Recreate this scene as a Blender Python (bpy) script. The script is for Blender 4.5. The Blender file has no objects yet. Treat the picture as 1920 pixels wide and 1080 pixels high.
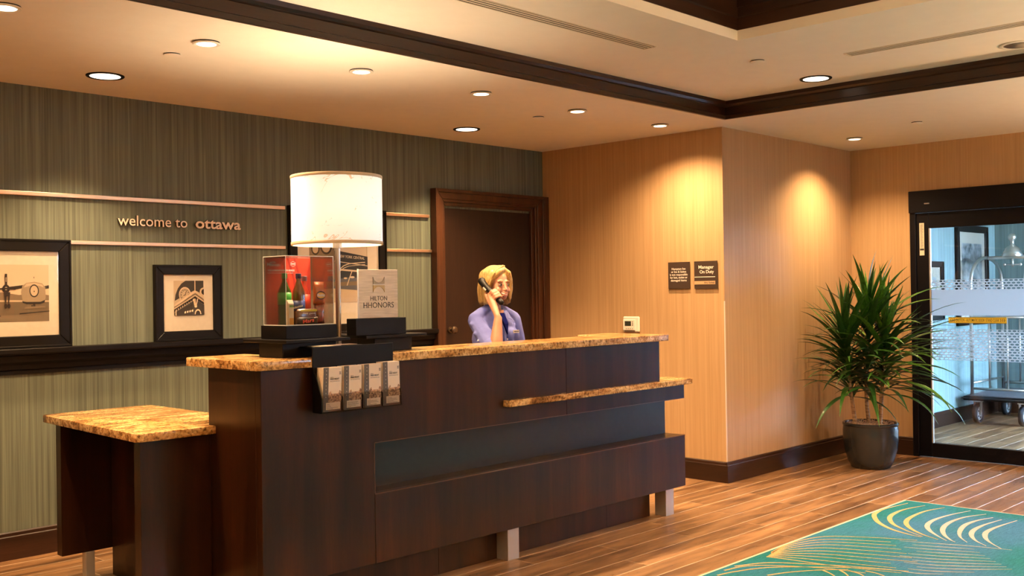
import bpy, bmesh, math, random
from mathutils import Vector, Matrix, Euler, Quaternion
random.seed(7)
S = bpy.context.scene
COL = S.collection
PI = math.pi

# ------------------------------------------------------------------ camera
cam_d = bpy.data.cameras.new('camera')
cam = bpy.data.objects.new('camera', cam_d)
COL.objects.link(cam)
cam_d.sensor_width = 36.0
cam_d.lens = 1951.17 / 1920 * 36
cam_d.clip_start = 0.05
yaw, pitch, roll = math.radians(46.193), math.radians(.2286), math.radians(.8552)
_f = Vector((math.sin(yaw) * math.cos(pitch), math.cos(yaw) * math.cos(pitch), math.sin(pitch)))
_r = Vector((math.cos(yaw), -math.sin(yaw), 0))
_d = _f.cross(_r)
_r2 = _r * math.cos(roll) + _d * math.sin(roll)
_d2 = -_r * math.sin(roll) + _d * math.cos(roll)
M = Matrix((_r2, -_d2, -_f)).transposed().to_4x4()
M.translation = Vector((0, 0, 1.45))
cam.matrix_world = M
S.camera = cam

# ------------------------------------------------------------------ view, world, lights
S.view_settings.view_transform = 'Standard'
S.view_settings.look = 'None'
S.view_settings.exposure = 0.0
S.view_settings.gamma = 1.0
S.view_settings.use_curve_mapping = False
try:
    S.cycles.use_denoising = True
    S.cycles.max_bounces = 10
    S.cycles.diffuse_bounces = 6
    S.cycles.glossy_bounces = 4
    S.cycles.transparent_max_bounces = 16
    S.cycles.transmission_bounces = 6
    S.cycles.sample_clamp_indirect = 6.0
    S.cycles.caustics_reflective = False
    S.cycles.caustics_refractive = False
except Exception:
    pass
SKY = 58.0
w = bpy.data.worlds.new('daylight')
S.world = w
w.use_nodes = True
wb = w.node_tree.nodes['Background']
wb.inputs[0].default_value = (0.50, 0.73, 1.0, 1)
wb.inputs[1].default_value = SKY

WARM = (1.0, 0.64, 0.33)
SPOT_W, BIG_W = 245.0, 250.0
LIFT = 1.0

def light(name, kind, loc, energy, color, rot=(0, 0, 0), **kw):
    l = bpy.data.lights.new(name, kind)
    l.energy = energy
    l.color = color
    for k, v in kw.items():
        setattr(l, k, v)
    o = bpy.data.objects.new(name, l)
    o.location = loc
    o.rotation_euler = rot
    COL.objects.link(o)
    return o

# daylight portals in the glazed openings (they only guide the sky light)
for nm, loc, rot, sx, sy in (('portal', (10.7, -0.12, 1.35), (-PI / 2, 0, 0), 3.3, 2.5),
                             ('portal', (6.81, -3.72, 2.1), (-PI / 2, 0, 0), .7, .8),
                             ('portal', (12.6, 1.85, 1.2), (0, -PI / 2, 0), 2.2, 1.9)):
    p = light(nm, 'AREA', loc, 1, (1, 1, 1), rot, shape='RECTANGLE', size=sx, size_y=sy)
    p.data.cycles.is_portal = True
# unseen uplights without fixtures, added to brighten the ceiling
for x, y in ((-1.2, 2.2), (1.6, -1.2), (4.6, -1.4), (7.6, -0.2)):
    light('added_uplight', 'SPOT', (x, y, 1.75), 600 * LIFT, WARM, (PI, 0, 0), spot_size=math.radians(165), spot_blend=.4, shadow_soft_size=.12)

# ------------------------------------------------------------------ materials
def srgb(r, g, b):
    f = lambda c: (c / 255 / 12.92) if c / 255 <= .04045 else ((c / 255 + .055) / 1.055) ** 2.4
    return (f(r), f(g), f(b), 1)

def M_(name):
    m = bpy.data.materials.new(name)
    m.use_nodes = True
    nt = m.node_tree
    b = nt.nodes['Principled BSDF']
    return m, nt, b

def plain(name, col, rough=.5, metal=0.0, coat=0.0, emit=None, es=0.0, spec=.5, sheen=0.0):
    m, nt, b = M_(name)
    b.inputs['Base Color'].default_value = col if len(col) == 4 else (*col, 1)
    b.inputs['Roughness'].default_value = rough
    b.inputs['Metallic'].default_value = metal
    b.inputs['Coat Weight'].default_value = coat
    b.inputs['Coat Roughness'].default_value = .12
    b.inputs['Specular IOR Level'].default_value = spec
    if sheen:
        b.inputs['Sheen Weight'].default_value = sheen
    if emit:
        b.inputs['Emission Color'].default_value = emit if len(emit) == 4 else (*emit, 1)
        b.inputs['Emission Strength'].default_value = es
    return m

def nd(nt, t, **kw):
    n = nt.nodes.new(t)
    for k, v in kw.items():
        if k in n.inputs:
            n.inputs[k].default_value = v
        else:
            setattr(n, k, v)
    return n

def pos_map(nt, scale, obj=False, rot=(0, 0, 0)):
    if obj:
        g = nt.nodes.new('ShaderNodeTexCoord'); out = g.outputs['Object']
    else:
        g = nt.nodes.new('ShaderNodeNewGeometry'); out = g.outputs['Position']
    mp = nt.nodes.new('ShaderNodeMapping')
    mp.inputs['Scale'].default_value = scale
    mp.inputs['Rotation'].default_value = rot
    nt.links.new(out, mp.inputs['Vector'])
    return mp.outputs['Vector']

def ramp(nt, src, stops, interp='LINEAR'):
    r = nt.nodes.new('ShaderNodeValToRGB')
    r.color_ramp.interpolation = interp
    el = r.color_ramp.elements
    while len(el) < len(stops):
        el.new(.5)
    for e, (p, c) in zip(el, stops):
        e.position = p
        e.color = c if len(c) == 4 else (*c, 1)
    nt.links.new(src, r.inputs['Fac'])
    return r.outputs['Color']

def noise(nt, vec, scale, detail=2, rough=.5, dist=0.0):
    n = nt.nodes.new('ShaderNodeTexNoise')
    n.inputs['Scale'].default_value = scale
    n.inputs['Detail'].default_value = detail
    n.inputs['Roughness'].default_value = rough
    n.inputs['Distortion'].default_value = dist
    nt.links.new(vec, n.inputs['Vector'])
    return n.outputs['Fac']

def mix(nt, a, b, fac, mode='MIX'):
    m = nt.nodes.new('ShaderNodeMix')
    m.data_type = 'RGBA'
    m.blend_type = mode
    for s, v in ((m.inputs[6], a), (m.inputs[7], b), (m.inputs[0], fac)):
        if hasattr(v, 'links') or hasattr(v, 'is_linked'):
            nt.links.new(v, s)
        else:
            s.default_value = v
    return m.outputs[2]

def bump(nt, b, src, strength=.2, dist=.01):
    n = nt.nodes.new('ShaderNodeBump')
    n.inputs['Strength'].default_value = strength
    n.inputs['Distance'].default_value = dist
    nt.links.new(src, n.inputs['Height'])
    nt.links.new(n.outputs['Normal'], b.inputs['Normal'])

def wallpaper(name, dark, mid, lite, fine=150, rough=.6):
    m, nt, b = M_(name)
    v = pos_map(nt, (1, 1, .012))
    a = noise(nt, v, fine, 2)
    c = noise(nt, v, fine * .28, 1)
    ad = nd(nt, 'ShaderNodeMath', operation='ADD')
    nt.links.new(a, ad.inputs[0]); nt.links.new(c, ad.inputs[1])
    hf = nd(nt, 'ShaderNodeMath', operation='MULTIPLY')
    nt.links.new(ad.outputs[0], hf.inputs[0]); hf.inputs[1].default_value = .5
    col = ramp(nt, hf.outputs[0], [(.36, dark), (.5, mid), (.64, lite)])
    nt.links.new(col, b.inputs['Base Color'])
    b.inputs['Roughness'].default_value = rough
    b.inputs['Specular IOR Level'].default_value = .35
    bump(nt, b, a, .12, .002)
    return m

def wood(name, dark, lite, axis='Z', rough=.32, coat=.25, fine=1.0, spec=.3, bands=False):
    m, nt, b = M_(name)
    sc = {'Z': (9, 9, .7), 'X': (.7, 9, 9), 'Y': (9, .7, 9)}[axis]
    v = pos_map(nt, sc)
    a = noise(nt, v, 1.2 * fine, 5, .62, .6)
    g = noise(nt, v, 14 * fine, 3, .7)
    c1 = ramp(nt, a, [(.3, dark), (.7, lite)])
    c2 = ramp(nt, g, [(.3, (.55, .5, .46, 1)), (.7, (1.15, 1.12, 1.1, 1))])
    col = mix(nt, c1, c2, .55, 'MULTIPLY')
    if bands:
        bn = noise(nt, pos_map(nt, (3.2, 3.2, .25)), 1.7, 4, .6, .3)
        col = mix(nt, col, ramp(nt, bn, [(.30, (.8, .76, .74, 1)), (.50, (1.25, 1.12, .95, 1)), (.72, (2.0, 1.75, 1.3, 1))]), 1.0, 'MULTIPLY')
    nt.links.new(col, b.inputs['Base Color'])
    b.inputs['Roughness'].default_value = rough
    b.inputs['Specular IOR Level'].default_value = spec
    b.inputs['Coat Weight'].default_value = coat
    b.inputs['Coat Roughness'].default_value = .22
    bump(nt, b, g, .06, .002)
    return m

def granite(name):
    m, nt, b = M_(name)
    v = pos_map(nt, (1, 1, 1))
    vs = pos_map(nt, (5, 16, 16), rot=(0, 0, .35))
    big = noise(nt, vs, 1.0, 4, .6, .8)
    sp = noise(nt, v, 70, 4, .7)
    base = ramp(nt, big, [(.28, (.10, .045, .015, 1)), (.42, (.42, .22, .07, 1)), (.56, (.70, .47, .21, 1)), (.72, (.74, .58, .36, 1))])
    spc = ramp(nt, sp, [(.36, (.10, .06, .05, 1)), (.46, (.72, .62, .52, 1)), (.58, (1.1, 1.05, 1.0, 1)), (.7, (1.3, 1.25, 1.2, 1))])
    col = mix(nt, base, spc, .85, 'MULTIPLY')
    vo = nt.nodes.new('ShaderNodeTexVoronoi')
    vo.inputs['Scale'].default_value = 95
    nt.links.new(v, vo.inputs['Vector'])
    dk = ramp(nt, vo.outputs['Distance'], [(.12, (1, 1, 1, 1)), (.24, (0, 0, 0, 1))])
    n2 = noise(nt, v, 16, 3)
    sel = ramp(nt, n2, [(.5, (0, 0, 0, 1)), (.6, (1, 1, 1, 1))])
    f = mix(nt, dk, sel, 1.0, 'MULTIPLY')
    rgb = nt.nodes.new('ShaderNodeRGBToBW'); nt.links.new(f, rgb.inputs[0])
    col = mix(nt, col, (.035, .018, .012, 1), rgb.outputs[0])
    nt.links.new(col, b.inputs['Base Color'])
    b.inputs['Roughness'].default_value = .16
    return m

def plank_mat(name):
    m, nt, b = M_(name)
    oi = nt.nodes.new('ShaderNodeObjectInfo')
    v0 = pos_map(nt, (1.1, 8, 1))
    ad = nd(nt, 'ShaderNodeVectorMath', operation='ADD')
    sc = nd(nt, 'ShaderNodeVectorMath', operation='SCALE')
    cb = nt.nodes.new('ShaderNodeCombineXYZ')
    for i in range(3):
        nt.links.new(oi.outputs['Random'], cb.inputs[i])
    nt.links.new(cb.outputs[0], sc.inputs[0]); sc.inputs['Scale'].default_value = 37
    nt.links.new(v0, ad.inputs[0]); nt.links.new(sc.outputs[0], ad.inputs[1])
    a = noise(nt, ad.outputs[0], 1.6, 4, .6, .4)
    g = noise(nt, ad.outputs[0], 9, 4, .65, .3)
    c1 = ramp(nt, a, [(.3, (.085, .044, .022, 1)), (.45, (.22, .118, .054, 1)), (.60, (.35, .198, .094, 1)), (.75, (.42, .25, .13, 1))])
    c2 = ramp(nt, g, [(.3, (.62, .58, .55, 1)), (.65, (1.12, 1.1, 1.08, 1))])
    col = mix(nt, c1, c2, .6, 'MULTIPLY')
    tint = ramp(nt, oi.outputs['Random'], [(0, (.74, .72, .7, 1)), (.5, (1, 1, 1, 1)), (1, (1.18, 1.15, 1.1, 1))])
    col = mix(nt, col, tint, .8, 'MULTIPLY')
    nt.links.new(col, b.inputs['Base Color'])
    rr = ramp(nt, g, [(.3, (.27, .27, .27, 1)), (.7, (.4, .4, .4, 1))])
    nt.links.new(rr, b.inputs['Roughness'])
    bump(nt, b, g, .08, .002)
    return m

def brushed(name, col, axis='X', rough=.34):
    m, nt, b = M_(name)
    sc = {'Z': (60, 60, 1.5), 'X': (1.5, 60, 60), 'Y': (60, 1.5, 60)}[axis]
    v = pos_map(nt, sc)
    a = noise(nt, v, 6, 3)
    c = ramp(nt, a, [(.3, tuple(x * .8 for x in col[:3])), (.7, tuple(min(1, x * 1.1) for x in col[:3]))])
    nt.links.new(c, b.inputs['Base Color'])
    b.inputs['Metallic'].default_value = 1
    b.inputs['Roughness'].default_value = rough
    return m

def noisy(name, c1, c2, scale, rough=.6, detail=3, bstr=0.0, sc=(1, 1, 1), metal=0.0, coat=0.0):
    m, nt, b = M_(name)
    a = noise(nt, pos_map(nt, sc), scale, detail)
    nt.links.new(ramp(nt, a, [(.35, c1), (.65, c2)]), b.inputs['Base Color'])
    b.inputs['Roughness'].default_value = rough
    b.inputs['Metallic'].default_value = metal
    b.inputs['Coat Weight'].default_value = coat
    if bstr:
        bump(nt, b, a, bstr, .003)
    return m

def glass(name, tint=(1, 1, 1, 1), refl=1.0, rough=0.0):
    m = bpy.data.materials.new(name); m.use_nodes = True
    nt = m.node_tree; nt.nodes.clear()
    out = nt.nodes.new('ShaderNodeOutputMaterial')
    tr = nt.nodes.new('ShaderNodeBsdfTransparent'); tr.inputs[0].default_value = tint
    gl = nt.nodes.new('ShaderNodeBsdfGlossy'); gl.inputs['Roughness'].default_value = rough
    fr = nt.nodes.new('ShaderNodeFresnel'); fr.inputs[0].default_value = 1.45
    mu = nd(nt, 'ShaderNodeMath', operation='MULTIPLY'); mu.inputs[1].default_value = refl
    nt.links.new(fr.outputs[0], mu.inputs[0])
    mx = nt.nodes.new('ShaderNodeMixShader')
    nt.links.new(mu.outputs[0], mx.inputs[0]); nt.links.new(tr.outputs[0], mx.inputs[1]); nt.links.new(gl.outputs[0], mx.inputs[2])
    nt.links.new(mx.outputs[0], out.inputs[0])
    return m

def film(name, cover, col=(.97, .985, 1, 1), holes=None):
    """white translucent film on glass; holes=(pitch_y, pitch_z, ry, rz) prints clear oval dots in staggered rows"""
    m = bpy.data.materials.new(name); m.use_nodes = True
    nt = m.node_tree; nt.nodes.clear()
    out = nt.nodes.new('ShaderNodeOutputMaterial')
    tr = nt.nodes.new('ShaderNodeBsdfTransparent')
    df = nt.nodes.new('ShaderNodeBsdfDiffuse'); df.inputs[0].default_value = col
    tl = nt.nodes.new('ShaderNodeBsdfTranslucent'); tl.inputs[0].default_value = col
    m1 = nt.nodes.new('ShaderNodeMixShader'); m1.inputs[0].default_value = .9
    nt.links.new(df.outputs[0], m1.inputs[1]); nt.links.new(tl.outputs[0], m1.inputs[2])
    m2 = nt.nodes.new('ShaderNodeMixShader'); m2.inputs[0].default_value = cover
    nt.links.new(tr.outputs[0], m2.inputs[1]); nt.links.new(m1.outputs[0], m2.inputs[2])
    if holes:
        py, pz, ry, rz = holes
        g = nt.nodes.new('ShaderNodeNewGeometry')
        sp = nt.nodes.new('ShaderNodeSeparateXYZ'); nt.links.new(g.outputs['Position'], sp.inputs[0])
        def mth(op, a, b=None):
            n = nd(nt, 'ShaderNodeMath', operation=op)
            for i, v in enumerate((a, b)):
                if v is None: continue
                if isinstance(v, (int, float)): n.inputs[i].default_value = v
                else: nt.links.new(v, n.inputs[i])
            return n.outputs[0]
        zr = mth('DIVIDE', mth('SUBTRACT', sp.outputs[2], .828), pz)
        row = mth('FLOOR', zr)
        fz = mth('SUBTRACT', mth('SUBTRACT', zr, row), .5)
        odd = mth('MULTIPLY', mth('MODULO', row, 2), .5)
        yr = mth('ADD', mth('DIVIDE', mth('ADD', sp.outputs[1], 50), py), odd)
        fy = mth('SUBTRACT', mth('FRACT', yr), .5)
        d = mth('ADD', mth('POWER', mth('DIVIDE', mth('ABSOLUTE', fy), ry), 2), mth('POWER', mth('DIVIDE', mth('ABSOLUTE', fz), rz), 2))
        hole = mth('LESS_THAN', d, 1.0)
        m3 = nt.nodes.new('ShaderNodeMixShader')
        nt.links.new(hole, m3.inputs[0]); nt.links.new(m2.outputs[0], m3.inputs[1]); nt.links.new(tr.outputs[0], m3.inputs[2])
        nt.links.new(m3.outputs[0], out.inputs[0])
    else:
        nt.links.new(m2.outputs[0], out.inputs[0])
    return m

MT = {}
MT['green'] = wallpaper('green_wallpaper', (.072, .084, .062), (.104, .120, .090), (.143, .162, .123), 190)
MT['tan'] = wallpaper('tan_wallpaper', (.42, .265, .13), (.46, .295, .15), (.50, .33, .175), 260)
MT['teal'] = wallpaper('teal_wallpaper', (.15, .22, .225), (.20, .285, .29), (.26, .36, .365), 110)
MT['ceiling'] = noisy('ceiling_paint', (.86, .80, .72, 1), (.88, .82, .74, 1), 9, .75)
MT['wood'] = wood('dark_veneer', (.009, .0031, .0012, 1), (.032, .0110, .0042, 1), 'Z', .28, .05, spec=.36, bands=True)
MT['wood_x'] = wood('dark_trim_along', (.016, .007, .004, 1), (.045, .018, .009, 1), 'X', .34, .2)
MT['wood_y'] = wood('dark_trim_across', (.016, .007, .004, 1), (.045, .018, .009, 1), 'Y', .34, .2)
MT['door_wood'] = wood('door_veneer', (.012, .005, .0022, 1), (.026, .010, .0045, 1), 'Z', .45, .05)
MT['casing'] = wood('door_casing', (.032, .011, .0045, 1), (.075, .026, .010, 1), 'Z', .34, .25)
MT['rail'] = plain('ebony_rail', (.0035, .002, .0016), .42, spec=.16)
MT['slate'] = noisy('slate_laminate', (.011, .010, .010, 1), (.014, .013, .013, 1), 30, .3, coat=.1)
MT['granite'] = granite('golden_granite')
MT['plank'] = plank_mat('wood_look_plank')
MT['grout'] = noisy('pale_grout', (.50, .38, .27, 1), (.56, .43, .31, 1), 30, .7)
MT['steel'] = plain('satin_steel', (.50, .47, .44), .34, .45)
MT['chrome'] = plain('polished_nickel', (.86, .85, .83), .28, 1.0)
MT['copper'] = brushed('copper_strip', (.80, .55, .36), 'X', .38)
MT['black'] = plain('black_satin', (.0025, .002, .0025), .42, spec=.16)
MT['black_gloss'] = plain('black_gloss', (.004, .003, .003), .35, spec=.2)
MT['frame_black'] = plain('black_frame', (.004, .0028, .0022), .4, spec=.16)
MT['mat_board'] = noisy('mat_board', (.80, .70, .56, 1), (.84, .74, .6, 1), 40, .85)
MT['door_dark'] = plain('bronze_aluminium', (.0028, .0028, .0055), .4, 0, spec=.18)
MT['white'] = plain('white_plastic', (.78, .74, .66), .45)
MT['offwhite'] = plain('off_white', (.72, .64, .52), .5)
MT['dark_gap'] = plain('dark_gap', (.01, .008, .007), .8)  # near-black for slots and gaps; stands for shade in the ceiling rings
MT['glass'] = glass('clear_glass', (.96, .985, 1, 1))
MT['acrylic'] = glass('clear_acrylic', (.985, .985, .98, 1), .8)
MT['pic_glass'] = glass('picture_glass', (1, 1, 1, 1), .55, .02)
MT['edge'] = plain('acrylic_edge', (.85, .84, .82), .3)
MT['lens'] = plain('lit_lens', (.9, .85, .75), .5, emit=(1, .80, .58), es=7.0)
MT['lens_big'] = plain('lit_reflector', (.9, .85, .75), .5, emit=(1, .80, .60), es=3.5)
MT['letter'] = plain('letter_face', (.83, .66, .52), .35)
MT['lettering'] = plain('white_lettering', (.85, .80, .72), .5)
MT['ink'] = plain('black_ink', (.02, .018, .016), .5)

# ------------------------------------------------------------------ geometry helpers
ORG = {}

def link(o, parent=None):
    COL.objects.link(o)
    if parent is not None:
        o.parent = parent

def thing(name, label, cat, loc, group=None):
    o = bpy.data.objects.new(name, None)
    o.empty_display_size = .05
    COL.objects.link(o)
    o.location = loc
    o['label'] = label
    o['category'] = cat
    if group:
        o['group'] = group
    ORG[o.name] = Vector(loc)
    return o

def tag(o, label, cat, group=None):
    o['label'] = label; o['category'] = cat
    if group: o['group'] = group
    return o

def struct(o):
    o['kind'] = 'structure'
    return o

def finish(bm, name):
    bmesh.ops.recalc_face_normals(bm, faces=bm.faces[:])
    me = bpy.data.meshes.new(name)
    bm.to_mesh(me)
    bm.free()
    return me

def obj(name, bm, mat, parent=None, smooth=False, auto=False, loc=None, recalc=True):
    if isinstance(bm, bpy.types.Mesh):
        me = bm
    else:
        if recalc:
            me = finish(bm, name)
        else:
            me = bpy.data.meshes.new(name); bm.to_mesh(me); bm.free()
    for m in (mat if isinstance(mat, (list, tuple)) else [mat]):
        me.materials.append(m)
    o = bpy.data.objects.new(name, me)
    if parent is not None:
        off = ORG[parent.name]
    elif loc is not None:
        off = Vector(loc)
    else:
        c = [v.co for v in me.vertices]
        off = Vector(((min(v.x for v in c) + max(v.x for v in c)) / 2, (min(v.y for v in c) + max(v.y for v in c)) / 2, min(v.z for v in c)))
    me.transform(Matrix.Translation(-off))
    if smooth:
        for p in me.polygons: p.use_smooth = True
        if auto:
            try:
                me.set_sharp_from_angle(angle=math.radians(38))
            except Exception:
                pass
    link(o, parent)
    if parent is None:
        o.location = off
    ORG[o.name] = off
    return o

def box(bm, x0, x1, y0, y1, z0, z1, bev=0.0, seg=1):
    g = bmesh.ops.create_cube(bm, size=1)
    vs = g['verts']
    for v in vs:
        v.co = Vector(((x0 + x1) / 2 + v.co.x * (x1 - x0), (y0 + y1) / 2 + v.co.y * (y1 - y0), (z0 + z1) / 2 + v.co.z * (z1 - z0)))
    if bev:
        es = list({e for v in vs for e in v.link_edges})
        bmesh.ops.bevel(bm, geom=es, offset=bev, segments=seg, affect='EDGES', profile=.6)
    return bm

def B(*a, **k):
    return box(bmesh.new(), *a, **k)

def prism(bm, pts, axis, a0, a1, bev=0.0, seg=1):
    """polygon pts in the plane normal to axis ('Y': (x,z); 'Z': (x,y); 'X': (y,z)), extruded a0..a1"""
    def mk(p, a):
        return {'Y': (p[0], a, p[1]), 'Z': (p[0], p[1], a), 'X': (a, p[0], p[1])}[axis]
    v0 = [bm.verts.new(mk(p, a0)) for p in pts]
    v1 = [bm.verts.new(mk(p, a1)) for p in pts]
    n = len(pts)
    fs = [bm.faces.new(v0), bm.faces.new(v1[::-1])]
    for i in range(n):
        fs.append(bm.faces.new((v0[i], v1[i], v1[(i + 1) % n], v0[(i + 1) % n])))
    if bev:
        bmesh.ops.recalc_face_normals(bm, faces=fs)
        es = [e for f in fs[:2] for e in f.edges]
        bmesh.ops.bevel(bm, geom=es, offset=bev, segments=seg, affect='EDGES', profile=.6)
    return bm

def P(*a, **k):
    return prism(bmesh.new(), *a, **k)

def lathe(bm, prof, c=(0, 0, 0), seg=32, axis='Z', caps=True):
    rings = []
    for r, h in prof:
        ring = []
        for i in range(seg):
            t = 2 * PI * i / seg
            a, b_ = r * math.cos(t), r * math.sin(t)
            p = {'Z': (a, b_, h), 'Y': (a, h, b_), 'X': (h, a, b_)}[axis]
            ring.append(bm.verts.new((c[0] + p[0], c[1] + p[1], c[2] + p[2])))
        rings.append(ring)
    for k in range(len(rings) - 1):
        for i in range(seg):
            j = (i + 1) % seg
            bm.faces.new((rings[k][i], rings[k][j], rings[k + 1][j], rings[k + 1][i]))
    for ring, rr in ((rings[0], prof[0][0]), (rings[-1], prof[-1][0])):
        if rr > 1e-5 and caps:
            bm.faces.new(ring)
    return bm

def tube(bm, pts, rad, seg=10, cap=True):
    pts = [Vector(p) for p in pts]
    n = len(pts)
    rad = rad if isinstance(rad, (list, tuple)) else [rad] * n
    t0 = (pts[1] - pts[0]).normalized()
    up = Vector((0, 0, 1)) if abs(t0.z) < .9 else Vector((1, 0, 0))
    nrm = t0.cross(up).normalized()
    rings = []
    for i in range(n):
        t = (pts[min(i + 1, n - 1)] - pts[max(i - 1, 0)]).normalized()
        nrm = (nrm - t * nrm.dot(t)).normalized()
        b_ = t.cross(nrm)
        rings.append([bm.verts.new(pts[i] + (nrm * math.cos(2 * PI * k / seg) + b_ * math.sin(2 * PI * k / seg)) * rad[i]) for k in range(seg)])
    for a in range(n - 1):
        for k in range(seg):
            j = (k + 1) % seg
            bm.faces.new((rings[a][k], rings[a][j], rings[a + 1][j], rings[a + 1][k]))
    if cap:
        bm.faces.new(rings[0]); bm.faces.new(rings[-1])
    return bm

def curve_pts(ctrl, n=8):
    """Catmull-Rom through control points"""
    c = [Vector(p) for p in ctrl]
    c = [c[0] * 2 - c[1]] + c + [c[-1] * 2 - c[-2]]
    out = []
    for i in range(1, len(c) - 2):
        for k in range(n):
            t = k / n
            a, b_, d, e = c[i - 1], c[i], c[i + 1], c[i + 2]
            out.append(.5 * ((2 * b_) + (d - a) * t + (2 * a - 5 * b_ + 4 * d - e) * t * t + (-a + 3 * b_ - 3 * d + e) * t ** 3))
    out.append(c[-2])
    return out

def ell(bm, c, r, rot=None, u=16, v=12):
    g = bmesh.ops.create_uvsphere(bm, u_segments=u, v_segments=v, radius=1)
    m = Matrix.Diagonal((*r, 1))
    if rot is not None:
        m = Euler(rot).to_matrix().to_4x4() @ m
    m = Matrix.Translation(c) @ m
    bmesh.ops.transform(bm, matrix=m, verts=g['verts'])
    return bm

def capsule(bm, p0, p1, r0, r1, seg=14):
    p0, p1 = Vector(p0), Vector(p1)
    tube(bm, [p0, p1], [r0, r1], seg)
    ell(bm, p0, (r0,) * 3, u=seg, v=8)
    ell(bm, p1, (r1,) * 3, u=seg, v=8)
    return bm

def chain(bm, pts, rads, seg=14):
    for i in range(len(pts) - 1):
        capsule(bm, pts[i], pts[i + 1], rads[i], rads[i + 1], seg)
    return bm

DG = None
def evaluated(o):
    dg = bpy.context.evaluated_depsgraph_get()
    dg.update()
    return bpy.data.meshes.new_from_object(o.evaluated_get(dg))

def remesh(bm, voxel, smooth=6, fac=.5):
    me = bpy.data.meshes.new('tmp'); bm.to_mesh(me); bm.free()
    o = bpy.data.objects.new('tmp', me); COL.objects.link(o)
    r = o.modifiers.new('r', 'REMESH'); r.mode = 'VOXEL'; r.voxel_size = voxel; r.adaptivity = 0
    if smooth:
        s = o.modifiers.new('s', 'SMOOTH'); s.iterations = smooth; s.factor = fac
    me2 = evaluated(o)
    bpy.data.objects.remove(o); bpy.data.meshes.remove(me)
    return me2

_tc = {}
def text_bm(s, pos, right, up, width=None, height=None, align='L', depth=.0006, bold=0.0, xs=1.0):
    cu = bpy.data.curves.new('t', 'FONT')
    cu.body = s
    cu.size = 1
    cu.offset = bold
    cu.resolution_u = 3
    cu.extrude = .02
    o = bpy.data.objects.new('t', cu); COL.objects.link(o)
    me = evaluated(o)
    bpy.data.objects.remove(o); bpy.data.curves.remove(cu)
    xsn = [v.co.x for v in me.vertices]; ysn = [v.co.y for v in me.vertices]
    x0, x1 = min(xsn), max(xsn)
    k = width / (x1 - x0) if width else height / .72
    kx, ky = (k * xs, k) if not (width and height) else (k, height / .72)
    right, up = Vector(right), Vector(up)
    nrm = right.cross(up)
    W = (x1 - x0) * kx
    off = {'L': 0, 'C': -W / 2, 'R': -W}[align]
    bm = bmesh.new(); bm.from_mesh(me); bpy.data.meshes.remove(me)
    for v in bm.verts:
        x, y, z = v.co
        v.co = Vector(pos) + right * ((x - x0) * kx + off) + up * (y * ky) + nrm * ((z + .02) / .04 * depth)
    bmesh.ops.remove_doubles(bm, verts=bm.verts[:], dist=1e-6)
    return bm

def join_bm(dst, src):
    me = bpy.data.meshes.new('j'); src.to_mesh(me); src.free()
    dst.from_mesh(me); bpy.data.meshes.remove(me)
    return dst

def islands(bm):
    seen = set(); out = []
    for v in bm.verts:
        if v in seen: continue
        st = [v]; comp = []
        seen.add(v)
        while st:
            a = st.pop(); comp.append(a)
            for e in a.link_edges:
                b_ = e.other_vert(a)
                if b_ not in seen:
                    seen.add(b_); st.append(b_)
        out.append(comp)
    return out

def sub_bm(bm, comp):
    n = bmesh.new(); mp = {}
    cs = set(comp)
    for v in comp: mp[v] = n.verts.new(v.co)
    for f in bm.faces:
        if f.verts[0] in cs:
            n.faces.new([mp[v] for v in f.verts])
    return n

def art(name, parent, origin, right, up, w, h, shapes, mats, step=.0003):
    """flat print: coloured shapes (mat index, polygon in 0..1 picture space), each layer a hair in front of the last"""
    bm = bmesh.new()
    right, up = Vector(right), Vector(up)
    nrm = right.cross(up)
    for k, (mi, poly) in enumerate(shapes):
        vs = [bm.verts.new(Vector(origin) + right * (min(1, max(0, u)) * w) + up * (min(1, max(0, v)) * h) + nrm * (step * (k + 1))) for u, v in poly]
        f = bm.faces.new(vs)
        f.material_index = mi
        f.normal_update()
        if f.normal.dot(nrm) < 0: f.normal_flip()
    return obj(name, bm, mats, parent, recalc=False)

def circ(cx, cy, rx, ry=None, n=18, a0=0, a1=2 * PI):
    ry = ry or rx
    m = n if abs(a1 - a0 - 2 * PI) < 1e-6 else n + 1
    return [(cx + rx * math.cos(a0 + (a1 - a0) * i / n), cy + ry * math.sin(a0 + (a1 - a0) * i / n)) for i in range(m)]

def rect(x0, y0, x1, y1):
    return [(x0, y0), (x1, y0), (x1, y1), (x0, y1)]

X, Y, Z = Vector((1, 0, 0)), Vector((0, 1, 0)), Vector((0, 0, 1))
nY = -Y

# ------------------------------------------------------------------ structure
YG, XO, YW, XD, ZC, ZK = 6.05, 6.71, 4.238, 8.80, 2.663, 2.785

def S_(name, bm, mat, **k):
    return struct(obj(name, bm, mat, **k))

S_('wall_green', B(-3.1, XO + .1, YG, YG + .12, 0, 3.2), MT['green'])
S_('wall_orange', B(XO, XO + .5, YW, YG, 0, ZC + .2), MT['tan'])
S_('wall_return', B(XO + .5, XD + .15, YW, YW + .12, 0, ZC + .2), MT['tan'])
bm = bmesh.new()
box(bm, XO + .5, XO + .501, YW, YW + .1, 0, .01)
bm.free()
OY0, OY1, OZ = .05, 3.70, 2.257                     # automatic door opening
bm = bmesh.new()
box(bm, XD, XD + .15, OY1, YW, 0, ZC + .2)
box(bm, XD, XD + .15, OY0, OY1, OZ, ZC + .2)
box(bm, XD, XD + .15, -3.6, OY0, 0, ZC + .2)
S_('wall_door', bm, MT['tan'])
S_('wall_left', B(-3.2, -3.08, -3.7, YG + .1, 0, 3.2), MT['tan'])
WX0, WX1, WZ0, WZ1 = 6.46, 7.16, 1.7, 2.5             # a lobby window behind the camera
bm = bmesh.new()
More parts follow.
